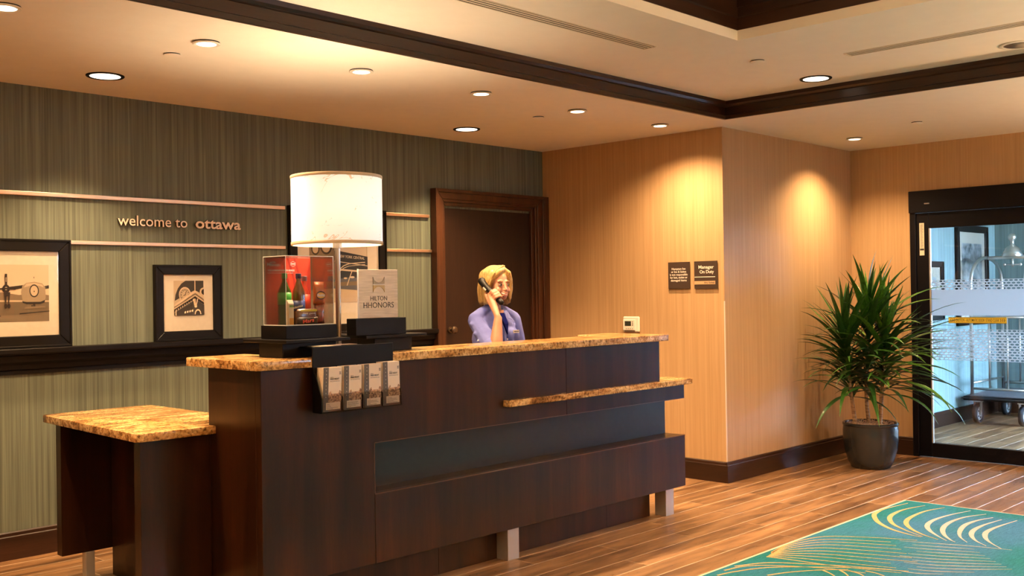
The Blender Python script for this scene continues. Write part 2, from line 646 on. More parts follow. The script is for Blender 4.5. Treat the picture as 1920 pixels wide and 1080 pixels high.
box(bm, -3.1, WX0, -3.7, -3.55, 0, 3.2); box(bm, WX1, XD + .15, -3.7, -3.55, 0, 3.2)
box(bm, WX0, WX1, -3.7, -3.55, 0, WZ0); box(bm, WX0, WX1, -3.7, -3.55, WZ1, 3.2)
S_('wall_front', bm, MT['tan'])
w2 = S_('window_2', B(WX0, WX1, -3.63, -3.62, WZ0, WZ1), MT['glass'])
bm = bmesh.new()
for x in (WX0, (WX0 + WX1) / 2 - .025, WX1 - .05):
    box(bm, x, x + .05, -3.66, -3.56, WZ0, WZ1)
obj('window_frame', bm, MT['door_dark'], w2)

# floor: slab of pale grout, planks as pieces on top
fl = S_('floor', B(-3.1, 12.6, -3.7, YG + .1, -.08, -.0006), MT['grout'])
PW, GAP = .1555, .0055
plank_meshes = {}
def plank(x0, x1, y0, parent):
    L = round(x1 - x0, 3)
    if L < .03: return
    if L not in plank_meshes:
        b_ = B(0, L, 0, PW - GAP, -.004, 0, bev=.0005)
        plank_meshes[L] = finish(b_, 'plank'); plank_meshes[L].materials.append(MT['plank'])
    o = bpy.data.objects.new('plank', plank_meshes[L])
    link(o, parent)
    o.location = Vector((x0, y0, 0)) - ORG[parent.name]
Y0 = 3.613
count = 0
for r in range(-12, 16):
    y = Y0 + r * PW
    lo, hi = 1.0, XD - .0
    if y > 4.3: hi = 2.75
    elif y + PW < 2.95: lo = 6.80
    x = lo - ((r * .437) % 1.0) * 1.2
    while x < hi:
        x0 = max(x, lo); x1 = min(x + 1.2 - .0045, hi)
        plank(x0, x1, y, fl)
        x += 1.2
bm = bmesh.new()
for r in range(-47, 16):
    y = Y0 + r * PW
    if y > 4.3: segs = [(-3.1, 1.0), (2.75, XO)]
    elif y + PW < 2.95 and r >= -12: segs = [(-3.1, 6.80)]
    elif r < -12: segs = [(-3.1, XD)]
    else: segs = [(-3.1, 1.0)]
    for a, b_ in segs:
        x = a
        while x < b_:
            box(bm, x, min(x + 1.2, b_) - .0045, y, y + PW - GAP, -.004, 0); x += 1.2
o = obj('plank', bm, MT['plank'], fl); o['kind'] = 'stuff'
for r in range(-8, 5):
    y = Y0 + r * PW
    if y > 4.2: continue
    x = 8.97 - ((r * .437) % 1.0) * 1.2
    while x < 12.4:
        plank(max(x, 8.97), min(x + 1.197, 12.4), y, fl); x += 1.2

# ceiling: soffit (L), coffer ring, inner coffer
bm = bmesh.new()
CY, CX = 4.036, 6.428
prism(bm, [(-3.1, CY), (CX, CY), (CX, -3.6), (XD + .1, -3.6), (XD + .1, YG + .1), (-3.1, YG + .1)], 'Z', ZC, 3.2)
IX0, IX1, IY0, IY1 = -1.2, 4.885, -2.2, 2.98
prism(bm, [(-3.1, IY1), (CX, IY1), (CX, CY), (-3.1, CY)], 'Z', ZK, 3.2)
prism(bm, [(IX1, -3.6), (CX, -3.6), (CX, IY1), (IX1, IY1)], 'Z', ZK, 3.2)
prism(bm, [(-3.1, -3.6), (IX0, -3.6), (IX0, IY1), (-3.1, IY1)], 'Z', ZK, 3.2)
prism(bm, [(IX0, -3.6), (IX1, -3.6), (IX1, IY0), (IX0, IY0)], 'Z', ZK, 3.2)
prism(bm, [(IX0, IY0), (IX1, IY0), (IX1, IY1), (IX0, IY1)], 'Z', 3.12, 3.2)
S_('ceiling', bm, MT['ceiling'])
prof = [(0, 2.658), (.020, 2.658), (.020, 2.684), (.012, 2.689), (.012, 2.742), (.022, 2.748), (.030, 2.762), (.034, ZK), (0, ZK)]
def mould(prof, plane, axis, a0, a1, sgn_end):
    """strip along axis X at y=plane (facing -Y) or along axis Y at x=plane (facing -X), mitred at a1"""
    bm = bmesh.new()
    def p(off, z, a):
        return (a, plane - off, z) if axis == 'X' else (plane - off, a, z)
    v0 = [bm.verts.new(p(o_, z, a0)) for o_, z in prof]
    v1 = [bm.verts.new(p(o_, z, a1 - o_ * sgn_end)) for o_, z in prof]
    n = len(prof)
    bm.faces.new(v0); bm.faces.new(v1[::-1])
    for i in range(n):
        bm.faces.new((v0[i], v1[i], v1[(i + 1) % n], v0[(i + 1) % n]))
    return bm
S_('trim_1', mould(prof, CY, 'X', -3.05, CX, 1), MT['wood_x'])
S_('trim_2', mould(prof, CX, 'Y', -3.5, CY, 1), MT['wood_y'])
prof2 = [(0, 2.838), (.004, 2.838), (.004, 2.90), (.016, 2.905), (.016, 2.955), (.004, 2.96), (.004, 3.04), (.03, 3.06), (.05, 3.119), (0, 3.119)]
S_('trim_3', mould(prof2, IY1, 'X', IX0, IX1, 1), MT['wood_x'])
S_('trim_4', mould(prof2, IX1, 'Y', IY0, IY1, 1), MT['wood_y'])

# baseboards with an eased cap
bprof = [(0, 0), (.013, 0), (.013, .128), (.010, .133), (.010, .150), (.004, .157), (0, .157)]
S_('baseboard_green', mould(bprof, YG, 'X', -3.05, 5.30, 0), MT['wood_x'])
S_('baseboard_return', mould(bprof, YW, 'X', XO - .0124, XD, 1), MT['wood_x'])
S_('baseboard_orange', mould(bprof, XO, 'Y', YG, YW, 1), MT['wood_y'])
S_('baseboard_door', mould(bprof, XD, 'Y', YW, OY1 + .005, 0), MT['wood_y'])

# picture ledge (dark moulded rail) and copper strips on the green wall
rprof = [(0, 1.03), (.018, 1.03), (.018, 1.052), (.030, 1.058), (.034, 1.085), (.052, 1.10), (.056, 1.135), (.084, 1.142), (.088, 1.150), (.088, 1.172), (.084, 1.176), (0, 1.176)]
o = obj('picture_ledge', mould(rprof, YG, 'X', -3.0, 5.395, 0), MT['rail'], smooth=False)
tag(o, 'dark moulded wooden picture ledge running along the green wall', 'shelf')
sprof = lambda z0, z1: [(0, z0), (.02, z0), (.021, z0 + .002), (.021, z1 - .002), (.02, z1), (0, z1)]
for a, b_, z0, z1, lab in ((-3.0, 4.06, 2.037, 2.060, 'long upper copper strip above the welcome lettering on green wall'),
                           (2.588, 4.06, 1.767, 1.788, 'long lower copper strip beneath the welcome lettering on green wall'),
                           (4.935, 5.375, 2.035, 2.058, 'short upper copper strip between the lamp and the dark door'),
                           (4.935, 5.395, 1.767, 1.788, 'short lower copper strip between the lamp and the dark door')):
    tag(obj('metal_strip', mould(sprof(z0, z1), YG, 'X', a, b_, 0), MT['copper']), lab, 'wall strip', 'copper strips on the green wall')

# interior door
d1 = struct(obj('door_1', B(5.52, 6.545, YG - .006, YG + .02, 0, 2.12, bev=.002), MT['door_wood'], loc=(6.0, YG, 0)))
def frame_ring(x0, x1, z1, wd, y0, y1, bev=.004):
    bm = bmesh.new()
    for pts in ([(x0, 0), (x0, z1), (x0 + wd, z1 - wd), (x0 + wd, 0)],
                [(x0, z1), (x1, z1), (x1 - wd, z1 - wd), (x0 + wd, z1 - wd)],
                [(x1, z1), (x1, 0), (x1 - wd, 0), (x1 - wd, z1 - wd)]):
        prism(bm, pts, 'Y', y0, y1, bev=bev)
    return bm
obj('casing', frame_ring(5.40, 6.655, 2.265, .026, YG - .075, YG - .003), MT['casing'], d1)
obj('casing', frame_ring(5.424, 6.631, 2.241, .055, YG - .06, YG - .003), MT['casing'], d1)
obj('casing', frame_ring(5.477, 6.578, 2.188, .024, YG - .05, YG - .003), MT['casing'], d1)
obj('casing', B(6.6555, XO - .002, YG - .072, YG - .003, 0, 2.265, bev=.003), MT['casing'], d1)
obj('stop', frame_ring(5.499, 6.556, 2.166, .03, YG - .03, YG - .003), MT['casing'], d1)
bm = lathe(bmesh.new(), [(.024, YG - .006), (.024, YG - .016), (.012, YG - .018), (.012, YG - .045), (.026, YG - .05), (.028, YG - .065), (.02, YG - .076), (.0, YG - .078)], (5.585, 0, 1.16), 20, 'Y')
obj('knob', bm, plain('aged_brass', (.12, .08, .05), .35, .8), d1, smooth=True, auto=True)

# ------------------------------------------------------------------ automatic door and vestibule
d2 = struct(obj('door_2', B(XD - .04, XD + .12, OY0, OY1, 2.072, OZ, bev=.004), MT['door_dark'], loc=(XD, 2.2, 0)))
obj('jamb', B(XD - .02, XD + .12, OY1 - .05, OY1, 0, 2.075, bev=.003), MT['door_dark'], d2)
obj('jamb', B(XD - .02, XD + .12, OY0, OY0 + .05, 0, 2.075, bev=.003), MT['door_dark'], d2)
obj('sensor', B(XD - .056, XD - .03, 3.52, 3.56, 2.14, 2.15, bev=.002), MT['chrome'], d2)
film_w = film('frosted_band', .94)
film_p = film('perforated_band', .97, holes=(.0375, .02163, .40, .33))
def leaf(y1, y0, full):
    zt = 2.068
    xa, xb = XD - .005, XD + .035
    st = .145
    obj('stile', B(xa, xb, y1 - st, y1, 0.004, zt, bev=.003), MT['door_dark'], d2)
    obj('stile', B(xa, xb, y0, y0 + .10, 0.004, zt, bev=.003), MT['door_dark'], d2)
    obj('rail', B(xa, xb, y0 + .10, y1 - st, 1.938, zt, bev=.003), MT['door_dark'], d2)
    obj('rail', B(xa, xb, y0 + .10, y1 - st, 0.004, .123, bev=.003), MT['door_dark'], d2)
    g = obj('pane', B(XD + .012, XD + .018, y0 + .10, y1 - st, .123, 1.938), MT['glass'], d2)
    a, c = y0 + .10, y1 - st
    obj('bead', B(xa - .002, XD + .012, c - .012, c, .123, 1.938), MT['steel'], d2)
    obj('frosted_band', B(XD + .0095, XD + .0105, a, c - .012, 1.200, 1.412), film_w, g)
    obj('perforated_band', B(XD + .0095, XD + .0105, a, c - .012, 1.412, 1.412 + .02163 * 4), film_p, g)
    obj('perforated_band', B(XD + .0095, XD + .0105, a, c - .012, .828, .828 + .02163 * 12), film_p, g)
    return g
pane = leaf(OY1 - .012, 1.90, True)
leaf(1.89, OY0 + .05, False)
YEL = plain('yellow_label', (.72, .55, .05), .5)
cl = obj('caution_label', B(XD + .0065, XD + .009, 2.931, 3.394, 1.137, 1.187), YEL, pane)
tb = text_bm('CAUTION - AUTOMATIC DOOR  STAND CLEAR', (XD + .0065, 3.335, 1.150), nY, Z, width=.345, height=.026, depth=.0004, bold=.004)
for sgn, yy in ((1, 3.382), (-1, 2.943)):
    for k in range(3):
        yk = yy - sgn * k * .014
        pts = [(yk, 1.162), (yk - sgn * .009, 1.177), (yk - sgn * .013, 1.177), (yk - sgn * .005, 1.162), (yk - sgn * .013, 1.147), (yk - sgn * .009, 1.147)]
        prism(tb, pts, 'X', XD + .0060, XD + .0065)
bm = bmesh.new()
for z in (1.139, 1.1825):
    box(bm, XD + .0060, XD + .0065, 2.935, 3.39, z, z + .0025)
join_bm(tb, bm)
obj('lettering', tb, MT['ink'], pane)
stk = obj('sticker', B(XD - .0066, XD - .005, 3.582, 3.622, 1.71, 1.985), plain('paper_sticker', (.75, .66, .5), .6), d2)
bm = bmesh.new()
box(bm, XD - .0072, XD - .0066, 3.585, 3.619, 1.752, 1.768)
random.seed(3)
z = 1.972
while z > 1.775:
    box(bm, XD - .0072, XD - .0066, 3.589 + random.random() * .008, 3.614, z - .0022, z); z -= .0072
obj('lettering', bm, MT['ink'], stk)

VX, VY0 = 12.42, .6
S_('wall_vestibule_left', B(XD + .15, VX + .1, 4.25, 4.37, 0, 2.9), MT['teal'])
bm = bmesh.new()
box(bm, VX, VX + .12, 2.9, 4.25, 0, 2.9); box(bm, VX, VX + .12, -.1, 2.9, 2.15, 2.9); box(bm, VX, VX + .12, -.1, .65, 0, 2.15)
S_('wall_vestibule_back', bm, MT['teal'])
S_('ceiling_vestibule', B(XD + .15, VX + .12, -.15, 4.3, 2.72, 2.9), MT['ceiling'])
S_('baseboard_vestibule_left', mould(bprof, 4.25, 'X', XD + .15, VX, 1), MT['wood_x'])
S_('baseboard_vestibule_back', mould(bprof, VX, 'Y', 2.9, 4.25, 1), MT['wood_y'])
w2 = S_('window_1', B(XD + .15, VX, -.04, -.03, .1, 2.72), MT['glass'])
bm = bmesh.new()
for x in (XD + .15, 10.1, 11.25, VX - .06):
    box(bm, x, x + .06, -.08, .02, 0, 2.72)
box(bm, XD + .15, VX, -.08, .02, 0, .1)
obj('window_frame', bm, MT['door_dark'], w2)
d3 = S_('door_3', B(VX + .03, VX + .04, .75, 2.85, .1, 2.1), MT['glass'])
bm = bmesh.new()
for y in (.65, 1.72, 2.8):
    box(bm, VX, VX + .08, y, y + .1, 0, 2.15)
box(bm, VX, VX + .08, .65, 2.9, 0, .1); box(bm, VX, VX + .08, .65, 2.9, 2.08, 2.15)
obj('door_frame', bm, MT['door_dark'], d3)
S_('ground', B(-30, 60, -60, 40, -.3, -.1), noisy('asphalt', (.16, .16, .165, 1), (.22, .22, .225, 1), 3, .9))

# ------------------------------------------------------------------ ceiling fittings
def downlight(c, z, r, lens_r, big, label, group):
    t = thing('recessed_downlight', label, 'ceiling light', (c[0], c[1], z), group)
    z0_ = z
    if not big: z = z - .006
    ring = [(r, z), (r, z - .004), (r - .004, z - .007), (lens_r + .006, z - .006), (lens_r, z - .001)]
    obj('trim_ring', lathe(bmesh.new(), ring + [(lens_r, z)], (c[0], c[1], 0), 40), MT['black'] if big else MT['white'], t, smooth=True, auto=True)
    if not big:
        obj('shadow_ring', lathe(bmesh.new(), [(r - .004, z0_), (r - .004, z0_ - .006), (lens_r + .008, z0_ - .006)], (c[0], c[1], 0), 40), MT['dark_gap'], t, smooth=True, auto=True)  # dark ring paints the shadow between trim and ceiling
    obj('lens', lathe(bmesh.new(), [(lens_r - .0005, z - .0045), (lens_r * .7, z - .0052), (.0, z - .0055)], (c[0], c[1], 0), 40), MT['lens_big'] if big else MT['lens'], t, smooth=True)
    return t
def spot(c, z, watts, ang, blend=.5, r=.035, tilt=(0, 0, 0), col=WARM):
    return light('downlight_beam', 'SPOT', (c[0], c[1], z - .018), watts, col, tilt, spot_size=math.radians(ang), spot_blend=blend, shadow_soft_size=r)

smalls = [(1.66, 4.47), (2.581, 4.47), (3.512, 4.475), (4.436, 4.49), (5.351, 4.50), (6.277, 4.49)]
ordn = ['at the far left edge, partly cut off by the frame', 'directly above the small side counter', 'above the table lamp and drinks display', 'left of the clerk, second from the lamp towards the door', 'nearly above the clerk on the phone', 'closest to the outer corner of the orange wall']
for (x, y), s in zip(smalls, ordn):
    downlight((x, y), ZC, .066, .046, False, 'small white recessed downlight ' + s, 'small downlights over the desk')
    spot((x, y), ZC, SPOT_W, 142, .9)
downlight((8.062, 3.84), ZC, .066, .046, False, 'small white recessed downlight above the potted plant corner', 'small downlights over the desk')
spot((8.062, 3.84), ZC, SPOT_W * 1.0, 132, .9)
downlight((2.568, 5.513), ZC, .100, .080, True, 'large black rimmed downlight above the airplane picture wall', 'large black rimmed downlights')
downlight((5.34, 5.563), ZC, .100, .080, True, 'large black rimmed downlight in front of the dark door', 'large black rimmed downlights')
downlight((6.145, 3.18), ZK, .100, .080, True, 'large dark rimmed downlight in the raised ceiling beside the slot vent', 'large black rimmed downlights')
for c, z in (((2.568, 5.513), ZC), ((5.34, 5.563), ZC)):
    spot(c, z, BIG_W, 100, .6, .06)
spot((6.145, 3.18), ZK, BIG_W, 110, .7, .06)
for x, y in ((6.145, 0.2), (4.2, -2.6)):  # extra beams out of view, no fixtures, added to light the lobby
    spot((x, y), ZK, BIG_W, 110, .7, .06)

for (x, y, z), s in zip(((2.582, 4.80, ZC), (5.347, 4.85, ZC), (7.638, 3.152, ZC), (5.41, 3.165, ZK)),
                        ('beside the second small downlight, above the framed pictures', 'between downlights above the clerk', 'over the floor in front of the glass door', 'in the raised ceiling between the two slot vents')):
    t = thing('sprinkler_cover', 'flat round cream sprinkler cover ' + s, 'sprinkler', (x, y, z), 'sprinkler covers on the ceiling')
    obj('shade_ring', lathe(bmesh.new(), [(.038, z), (.038, z - .0055), (.0, z - .0055)], (x, y, 0), 28), MT['dark_gap'], t, smooth=True, auto=True)  # near-black core stands in for the shade behind the cap
    obj('cap', lathe(bmesh.new(), [(.0, z - .0055), (.043, z - .0055), (.043, z - .008), (.041, z - .009), (0, z - .009)], (x, y, 0), 32), MT['ceiling'], t, smooth=True, auto=True)
t = thing('ceiling_speaker', 'round white ceiling speaker at the right edge of the raised ceiling', 'speaker', (6.14, 1.95, ZK))
obj('rim', lathe(bmesh.new(), [(.105, ZK), (.105, ZK - .004), (.098, ZK - .007), (.084, ZK - .006), (.084, ZK)], (6.14, 1.95, 0), 40), MT['white'], t, smooth=True, auto=True)
obj('grille', lathe(bmesh.new(), [(.084, ZK - .004), (0, ZK - .005)], (6.14, 1.95, 0), 40), noisy('speaker_mesh', (.22, .19, .16, 1), (.34, .3, .25, 1), 500, .7), t, smooth=True)
def slot(axis, c, a0, a1, label):
    t = thing('slot_diffuser', label, 'air vent', ((a0 + a1) / 2, c, ZK) if axis == 'X' else (c, (a0 + a1) / 2, ZK), 'linear slot vents')
    def bx(b_, p0, p1, q0, q1, z0, z1):
        return box(b_, p0, p1, q0, q1, z0, z1) if axis == 'X' else box(b_, q0, q1, p0, p1, z0, z1)
    bm = bmesh.new()
    bx(bm, a0, a1, c - .046, c - .040, ZK - .003, ZK); bx(bm, a0, a1, c + .040, c + .046, ZK - .003, ZK)
    bx(bm, a0, a0 + .006, c - .04, c + .04, ZK - .005, ZK); bx(bm, a1 - .006, a1, c - .04, c + .04, ZK - .005, ZK)
    obj('frame', bm, MT['offwhite'], t)
    bm = bx(bmesh.new(), a0 + .006, a1 - .006, c - .04, c + .04, ZK - .0012, ZK)
    obj('backing', bm, MT['dark_gap'], t)
    for k in (-1, 0, 1):
        bm = bx(bmesh.new(), a0 + .006, a1 - .006, c + k * .024 - .0065, c + k * .024 + .0065, ZK - .0022, ZK - .0012)
        obj('slat', bm, MT['offwhite'], t)
slot('X', 3.40, 2.6, 4.67, 'long linear slot vent running parallel to the desk in raised ceiling')
slot('Y', 5.655, 0.9, 2.73, 'linear slot vent running across towards the right edge of picture')

# ------------------------------------------------------------------ framed pictures
def picture(x0, x1, z0, z1, fw, matw, yb, label, thick=.03, name='framed_picture', mats=None, cat='picture'):
    t = thing(name, label, cat, ((x0 + x1) / 2, yb - thick / 2, z0))
    bm = bmesh.new()
    mit = [([(x0, z0), (x0, z1), (x0 + fw, z1 - fw), (x0 + fw, z0 + fw)]), ([(x0, z1), (x1, z1), (x1 - fw, z1 - fw), (x0 + fw, z1 - fw)]),
           ([(x1, z1), (x1, z0), (x1 - fw, z0 + fw), (x1 - fw, z1 - fw)]), ([(x1, z0), (x0, z0), (x0 + fw, z0 + fw), (x1 - fw, z0 + fw)])]
    for p in mit:
        # stepped section: outer lip proud, inner slope
        prism(bm, p, 'Y', yb - thick, yb, bev=.0035)
    fr = obj('frame', bm, MT['frame_black'], t)
    bm = bmesh.new()
    l = .012
    for (a, b_, c, d) in ((x0, x1, z1 - l, z1), (x0, x1, z0, z0 + l), (x0, x0 + l, z0 + l, z1 - l), (x1 - l, x1, z0 + l, z1 - l)):
        box(bm, a, b_, yb - thick - .006, yb - thick + .002, c, d, bev=.002)
    obj('lip', bm, MT['frame_black'], fr)
    obj('mat_board', B(x0 + fw, x1 - fw, yb - .014, yb - .004, z0 + fw, z1 - fw), MT['mat_board'], t)
    obj('pane', B(x0 + fw, x1 - fw, yb - .0215, yb - .0205, z0 + fw, z1 - fw), MT['pic_glass'], t)
    return t

sep = lambda n, *c: plain(n, srgb(*c), .7)
A_SKY, A_MID, A_DK, A_GR, A_LT = sep('sepia_sky', 226, 200, 170), sep('sepia_mid', 130, 112, 90), sep('sepia_dark', 38, 30, 25), sep('sepia_ground', 112, 96, 76), sep('sepia_light', 205, 182, 152)
A_BODY = sep('sepia_body', 165, 145, 118)
SEP = [A_SKY, A_MID, A_DK, A_GR, A_LT, A_BODY]
yb = YG - .003
t = picture(1.72, 2.585, 1.177, 1.790, .068, 0, yb, 'black framed sepia photograph of propeller airplane on the ledge')
px0, px1, pz0, pz1 = 1.855, 2.462, 1.325, 1.645
sh = [(0, rect(0, 0, 1, 1)), (1, [(0, .30), (1, .30), (1, .46), (.8, .50), (.55, .47), (.3, .52), (0, .48)]), (3, rect(0, 0, 1, .38)),
      (4, [(0, .37), (1, .34), (1, .37), (0, .40)]), (1, [(0, .02), (.6, .0), (1, .0), (1, .17), (.5, .12), (0, .1)]),
      (2, [(.30, .57), (.52, .57), (.66, .60), (.66, .65), (.45, .62), (.30, .60)]),                                   # wing
      (2, [(.92, .57), (1, .58), (1, .64), (.92, .62)]),
      (5, [(.58, .52), (.60, .63), (.66, .68), (.78, .70), (.90, .67), (.945, .60), (.95, .42), (.93, .34), (.86, .31), (.66, .31), (.60, .36)]),
      (4, [(.62, .60), (.66, .67), (.78, .685), (.90, .65), (.92, .60), (.85, .63), (.72, .63)]),
      (2, [(.595, .36), (.66, .345), (.87, .345), (.94, .38), (.93, .33), (.86, .305), (.66, .305), (.605, .33)]),
      (2, circ(.775, .54, .072, .115)), (4, circ(.775, .54, .056, .092)), (2, circ(.775, .53, .008, .013)),
      (2, rect(.755, .25, .79, .31)), (2, rect(.73, .25, .75, .29)), (1, [(.62, .22), (.95, .24), (.93, .27), (.64, .26)]),
      (2, rect(.77, .76, .778, .79)),
      (2, circ(.36, .58, .055, .075)), (4, circ(.36, .585, .02, .03)), (2, rect(.345, .62, .378, .84)), (4, rect(.356, .70, .366, .78)),
      (2, [(.24, .565), (.36, .57), (.36, .60), (.24, .59)]), (2, [(.36, .57), (.50, .56), (.50, .585), (.36, .60)]),
      (2, [(.33, .52), (.42, .52), (.40, .33), (.385, .33), (.39, .45), (.365, .45), (.36, .33), (.345, .33)]),
      (2, circ(.352, .28, .022, .045)), (2, circ(.398, .28, .022, .045)),
      (2, [(.55, .13), (1, .17), (1, .185), (.55, .15)]), (2, [(0, .08), (.28, .10), (.28, .115), (0, .1)]),
      (2, circ(.08, .50, .07, .10)), (4, circ(.08, .5, .05, .07)), (2, [(.0, .42), (.16, .42), (.14, .38), (.02, .38)])]
art('print', t, (px0, yb - .014, pz0), X, Z, px1 - px0, pz1 - pz0, [(m_, [((1 - (1 - u) * .607) if u > 0 else 0, v) for u, v in p_]) for m_, p_ in sh], SEP, .0002)

t = picture(3.10, 3.563, 1.177, 1.652, .060, 0, yb, 'small black framed photograph of clock tower building on ledge')
px0, px1, pz0, pz1 = 3.232, 3.438, 1.335, 1.553
G_DK, G_SKY = sep('photo_slate', 62, 58, 58), sep('photo_pale', 205, 186, 160)
SEP2 = [A_LT, A_DK, G_DK, A_MID, A_SKY]
sh = [(0, rect(0, 0, 1, 1)), (2, [(.03, .42), (.06, .60), (.14, .78), (.26, .92), (.40, 1), (1, 1), (1, .60), (.7, .72), (.45, .62), (.2, .50)]),
      (4, rect(.695, .66, .725, 1)), (4, circ(.37, .60, .20, .22)), (3, circ(.37, .59, .17, .18)), (0, circ(.37, .59, .155, .165))]
for k in range(12):
    a = k * PI / 6
    sh.append((1, circ(.37 + .125 * math.cos(a), .59 + .135 * math.sin(a), .016, .02, 6)))
sh += [(1, [(.36, .58), (.38, .58), (.42, .69), (.40, .69)]), (1, [(.30, .56), (.37, .575), (.37, .60), (.30, .57)]),
       (4, circ(1.0, .68, .14, .12, 18)), (1, circ(1.0, .67, .085, .085, 18)),
       (4, [(0, .28), (.04, .33), (.70, .72), (1, .52), (1, .46), (.70, .645), (.04, .26)]), (3, [(0, .245), (.70, .625), (1, .44), (1, .41), (.70, .595), (0, .215)]),
       (4, [(0, .21), (.70, .59), (1, .40), (1, .37), (.70, .555), (0, .18)]), (1, [(0, .17), (.70, .545), (1, .36), (1, .30), (.70, .46), (0, .09)])]
for k in range(9):
    u = .05 + k * .07
    sh.append((4, [(u, .16 + u * .5 - .02), (u + .03, .175 + u * .5 - .02), (u + .03, .125 + u * .5 - .02), (u, .11 + u * .5 - .02)]))
sh += [(2, [(0, .08), (.70, .45), (1, .29), (1, 0), (0, 0)]), (4, [(.62, .47), (.66, .28), (.74, .27), (.80, .47), (.76, .48), (.72, .32), (.70, .48), (.67, .48), (.68, .32), (.66, .48)]),
       (4, [(.66, .27), (.76, .27), (.74, .22), (.68, .22)]), (1, [(.06, .0), (.06, .10), (.60, .33), (.60, 0)])]
for k in range(4):
    u = .33 + k * .08
    sh.append((4, [(u, .05 + k * .015), (u + .05, .065 + k * .015), (u + .05, .12 + k * .015), (u, .10 + k * .015)]))
sh += [(4, circ(.78, .02, .11, .15, 14, 0, PI)), (1, circ(.78, .02, .08, .11, 14, 0, PI)), (4, [(.03, .0), (.06, .0), (.06, .16), (.03, .14)])]
art('print', t, (px0, yb - .014, pz0), X, Z, px1 - px0, pz1 - pz0, sh, SEP2, .0002)

t = picture(4.085, 4.935, 1.177, 2.068, .066, 0, yb, 'large black framed railway photograph behind the lamp and sign')
px0, px1, pz0, pz1 = 4.255, 4.765, 1.395, 1.895
NAVY, NV2, PALE = sep('photo_navy', 52, 54, 62), sep('photo_bluegrey', 98, 100, 108), sep('photo_cream', 224, 206, 178)
SEP3 = [A_LT, NAVY, NV2, PALE, A_DK, A_MID]
sh = [(0, rect(0, 0, 1, 1)), (5, [(0, .66), (.42, .66), (.42, 1), (0, 1)]), (4, circ(.28, .80, .10, .12)), (0, circ(.28, .80, .075, .09)), (4, circ(.10, .76, .07, .09)), (0, circ(.1, .76, .05, .065)),
      (3, [(.5, .70), (.98, .62), (.98, 1), (.5, 1)])]
for k in range(4):
    sh.append((2, rect(.56 + k * .10, .80, .615 + k * .10, .90)))
sh += [(1, [(.42, .74), (.5, .735), (1, .66), (1, .30), (.42, .30)]), (5, [(0, .30), (.42, .30), (.42, .66), (0, .62)]),
       (2, [(0, .0), (1, .0), (1, .34), (.7, .36), (.4, .33), (0, .36)]), (5, [(0, .22), (1, .25), (1, .31), (.5, .29), (0, .31)]), (0, [(0, 0), (1, 0), (1, .16), (.4, .20), (0, .18)]),
       (3, [(.42, .585), (1, .52), (1, .53), (.42, .595)]), (3, [(.44, .46), (.9, .43), (.9, .455), (.44, .485)])]
arc = [(.44 + .36 * math.sin(a) * .95, .26 + .30 * (1 - math.cos(a)) * .95) for a in [k * .13 for k in range(12)]]
arc = [(.42, .30), (.45, .40), (.50, .48), (.57, .53), (.66, .56), (.78, .57), (.95, .585)]
for off, wd in ((0, .012), (-.035, .008)):
    up_ = [(u, v + off) for u, v in arc]; dn = [(u + .006, v + off - wd) for u, v in arc[::-1]]
    sh.append((3, up_ + dn))
sh += [(3, [(.62, .24), (.66, .34), (.71, .45), (.725, .45), (.675, .34), (.635, .24)]), (3, circ(.47, .325, .02, .012)), (3, circ(.60, .345, .03, .012)), (3, circ(.72, .36, .04, .015)), (3, circ(.84, .37, .03, .012))]
art('print', t, (px0, yb - .014, pz0), X, Z, px1 - px0, pz1 - pz0, sh, SEP3, .0002)
obj('lettering', text_bm('NEW YORK CENTRAL', (4.50, yb - .0225 + .003, 1.717), Vector((1, 0, -.06)).normalized(), Vector((.06, 0, 1)).normalized(), width=.235, height=.020, depth=.0004, bold=.01), sep('print_white', 225, 210, 185), t)

# wall lettering, each letter a piece
t = thing('wall_lettering', 'raised letters reading welcome to ottawa on the green wall', 'sign', (3.28, YG - .02, 1.89))
def letters(s, x, width, h, bold):
    bm = text_bm(s, (x, YG - .012, 1.888), X, Z, width=width, height=h, depth=.014, bold=bold)
    for comp in islands(bm):
        n = sub_bm(bm, comp)
        o = obj('letter', n, [MT['letter'], MT['casing']], t)
        for p in o.data.polygons:
            if abs(p.normal.y) < .5: p.material_index = 1
    bm.free()
letters('welcome to', 2.872, .455, .0655, .004)
letters('ottawa', 3.385, .325, .0665, .022)

# ------------------------------------------------------------------ reception desk
desk = thing('reception_desk', 'long dark espresso wood reception desk with recessed groove and steel legs', 'desk', (4.0, 4.0, 0))
XE = 2.488
obj('end_column', B(XE, XE + .30, 3.944, 4.335, 0.0, 1.126, bev=.0015), MT['wood'], desk)
SX = 4.503
left_poly = [(XE, .172), (3.105, .172), (3.105, .502), (3.105, .742), (SX - .0008, .742), (SX - .0008, 1.126), (XE, 1.126)]
obj('front_panel', P(left_poly, 'Y', 3.90, 3.9435, bev=.0022), MT['wood'], desk)
obj('front_panel', P([(SX + .0008, .742), (5.675, .742), (5.675, .836), (5.408, .836), (5.408, 1.126), (SX + .0008, 1.126)], 'Y', 3.90, 3.9435, bev=.0022), MT['wood'], desk)
obj('lower_panel', P([(3.1065, .172), (5.676, .172), (5.676, .504), (3.1065, .504)], 'Y', 3.90, 3.9435, bev=.0022), MT['wood'], desk)
obj('groove_ledge', B(3.105, 5.676, 3.944, 4.06, .172, .5035), MT['wood_x'], desk)
obj('groove_soffit', B(3.105, 5.674, 3.944, 4.06, .743, .835), MT['wood_x'], desk)
obj('groove_back', B(3.106, 5.660, 4.046, 4.066, .5035, .743), MT['slate'], desk)
obj('groove_end', B(3.095, 3.1055, 3.9436, 4.06, .5035, .743), MT['wood'], desk)
obj('core', B(2.80, 5.405, 4.066, 4.10, .02, 1.126), MT['wood'], desk)
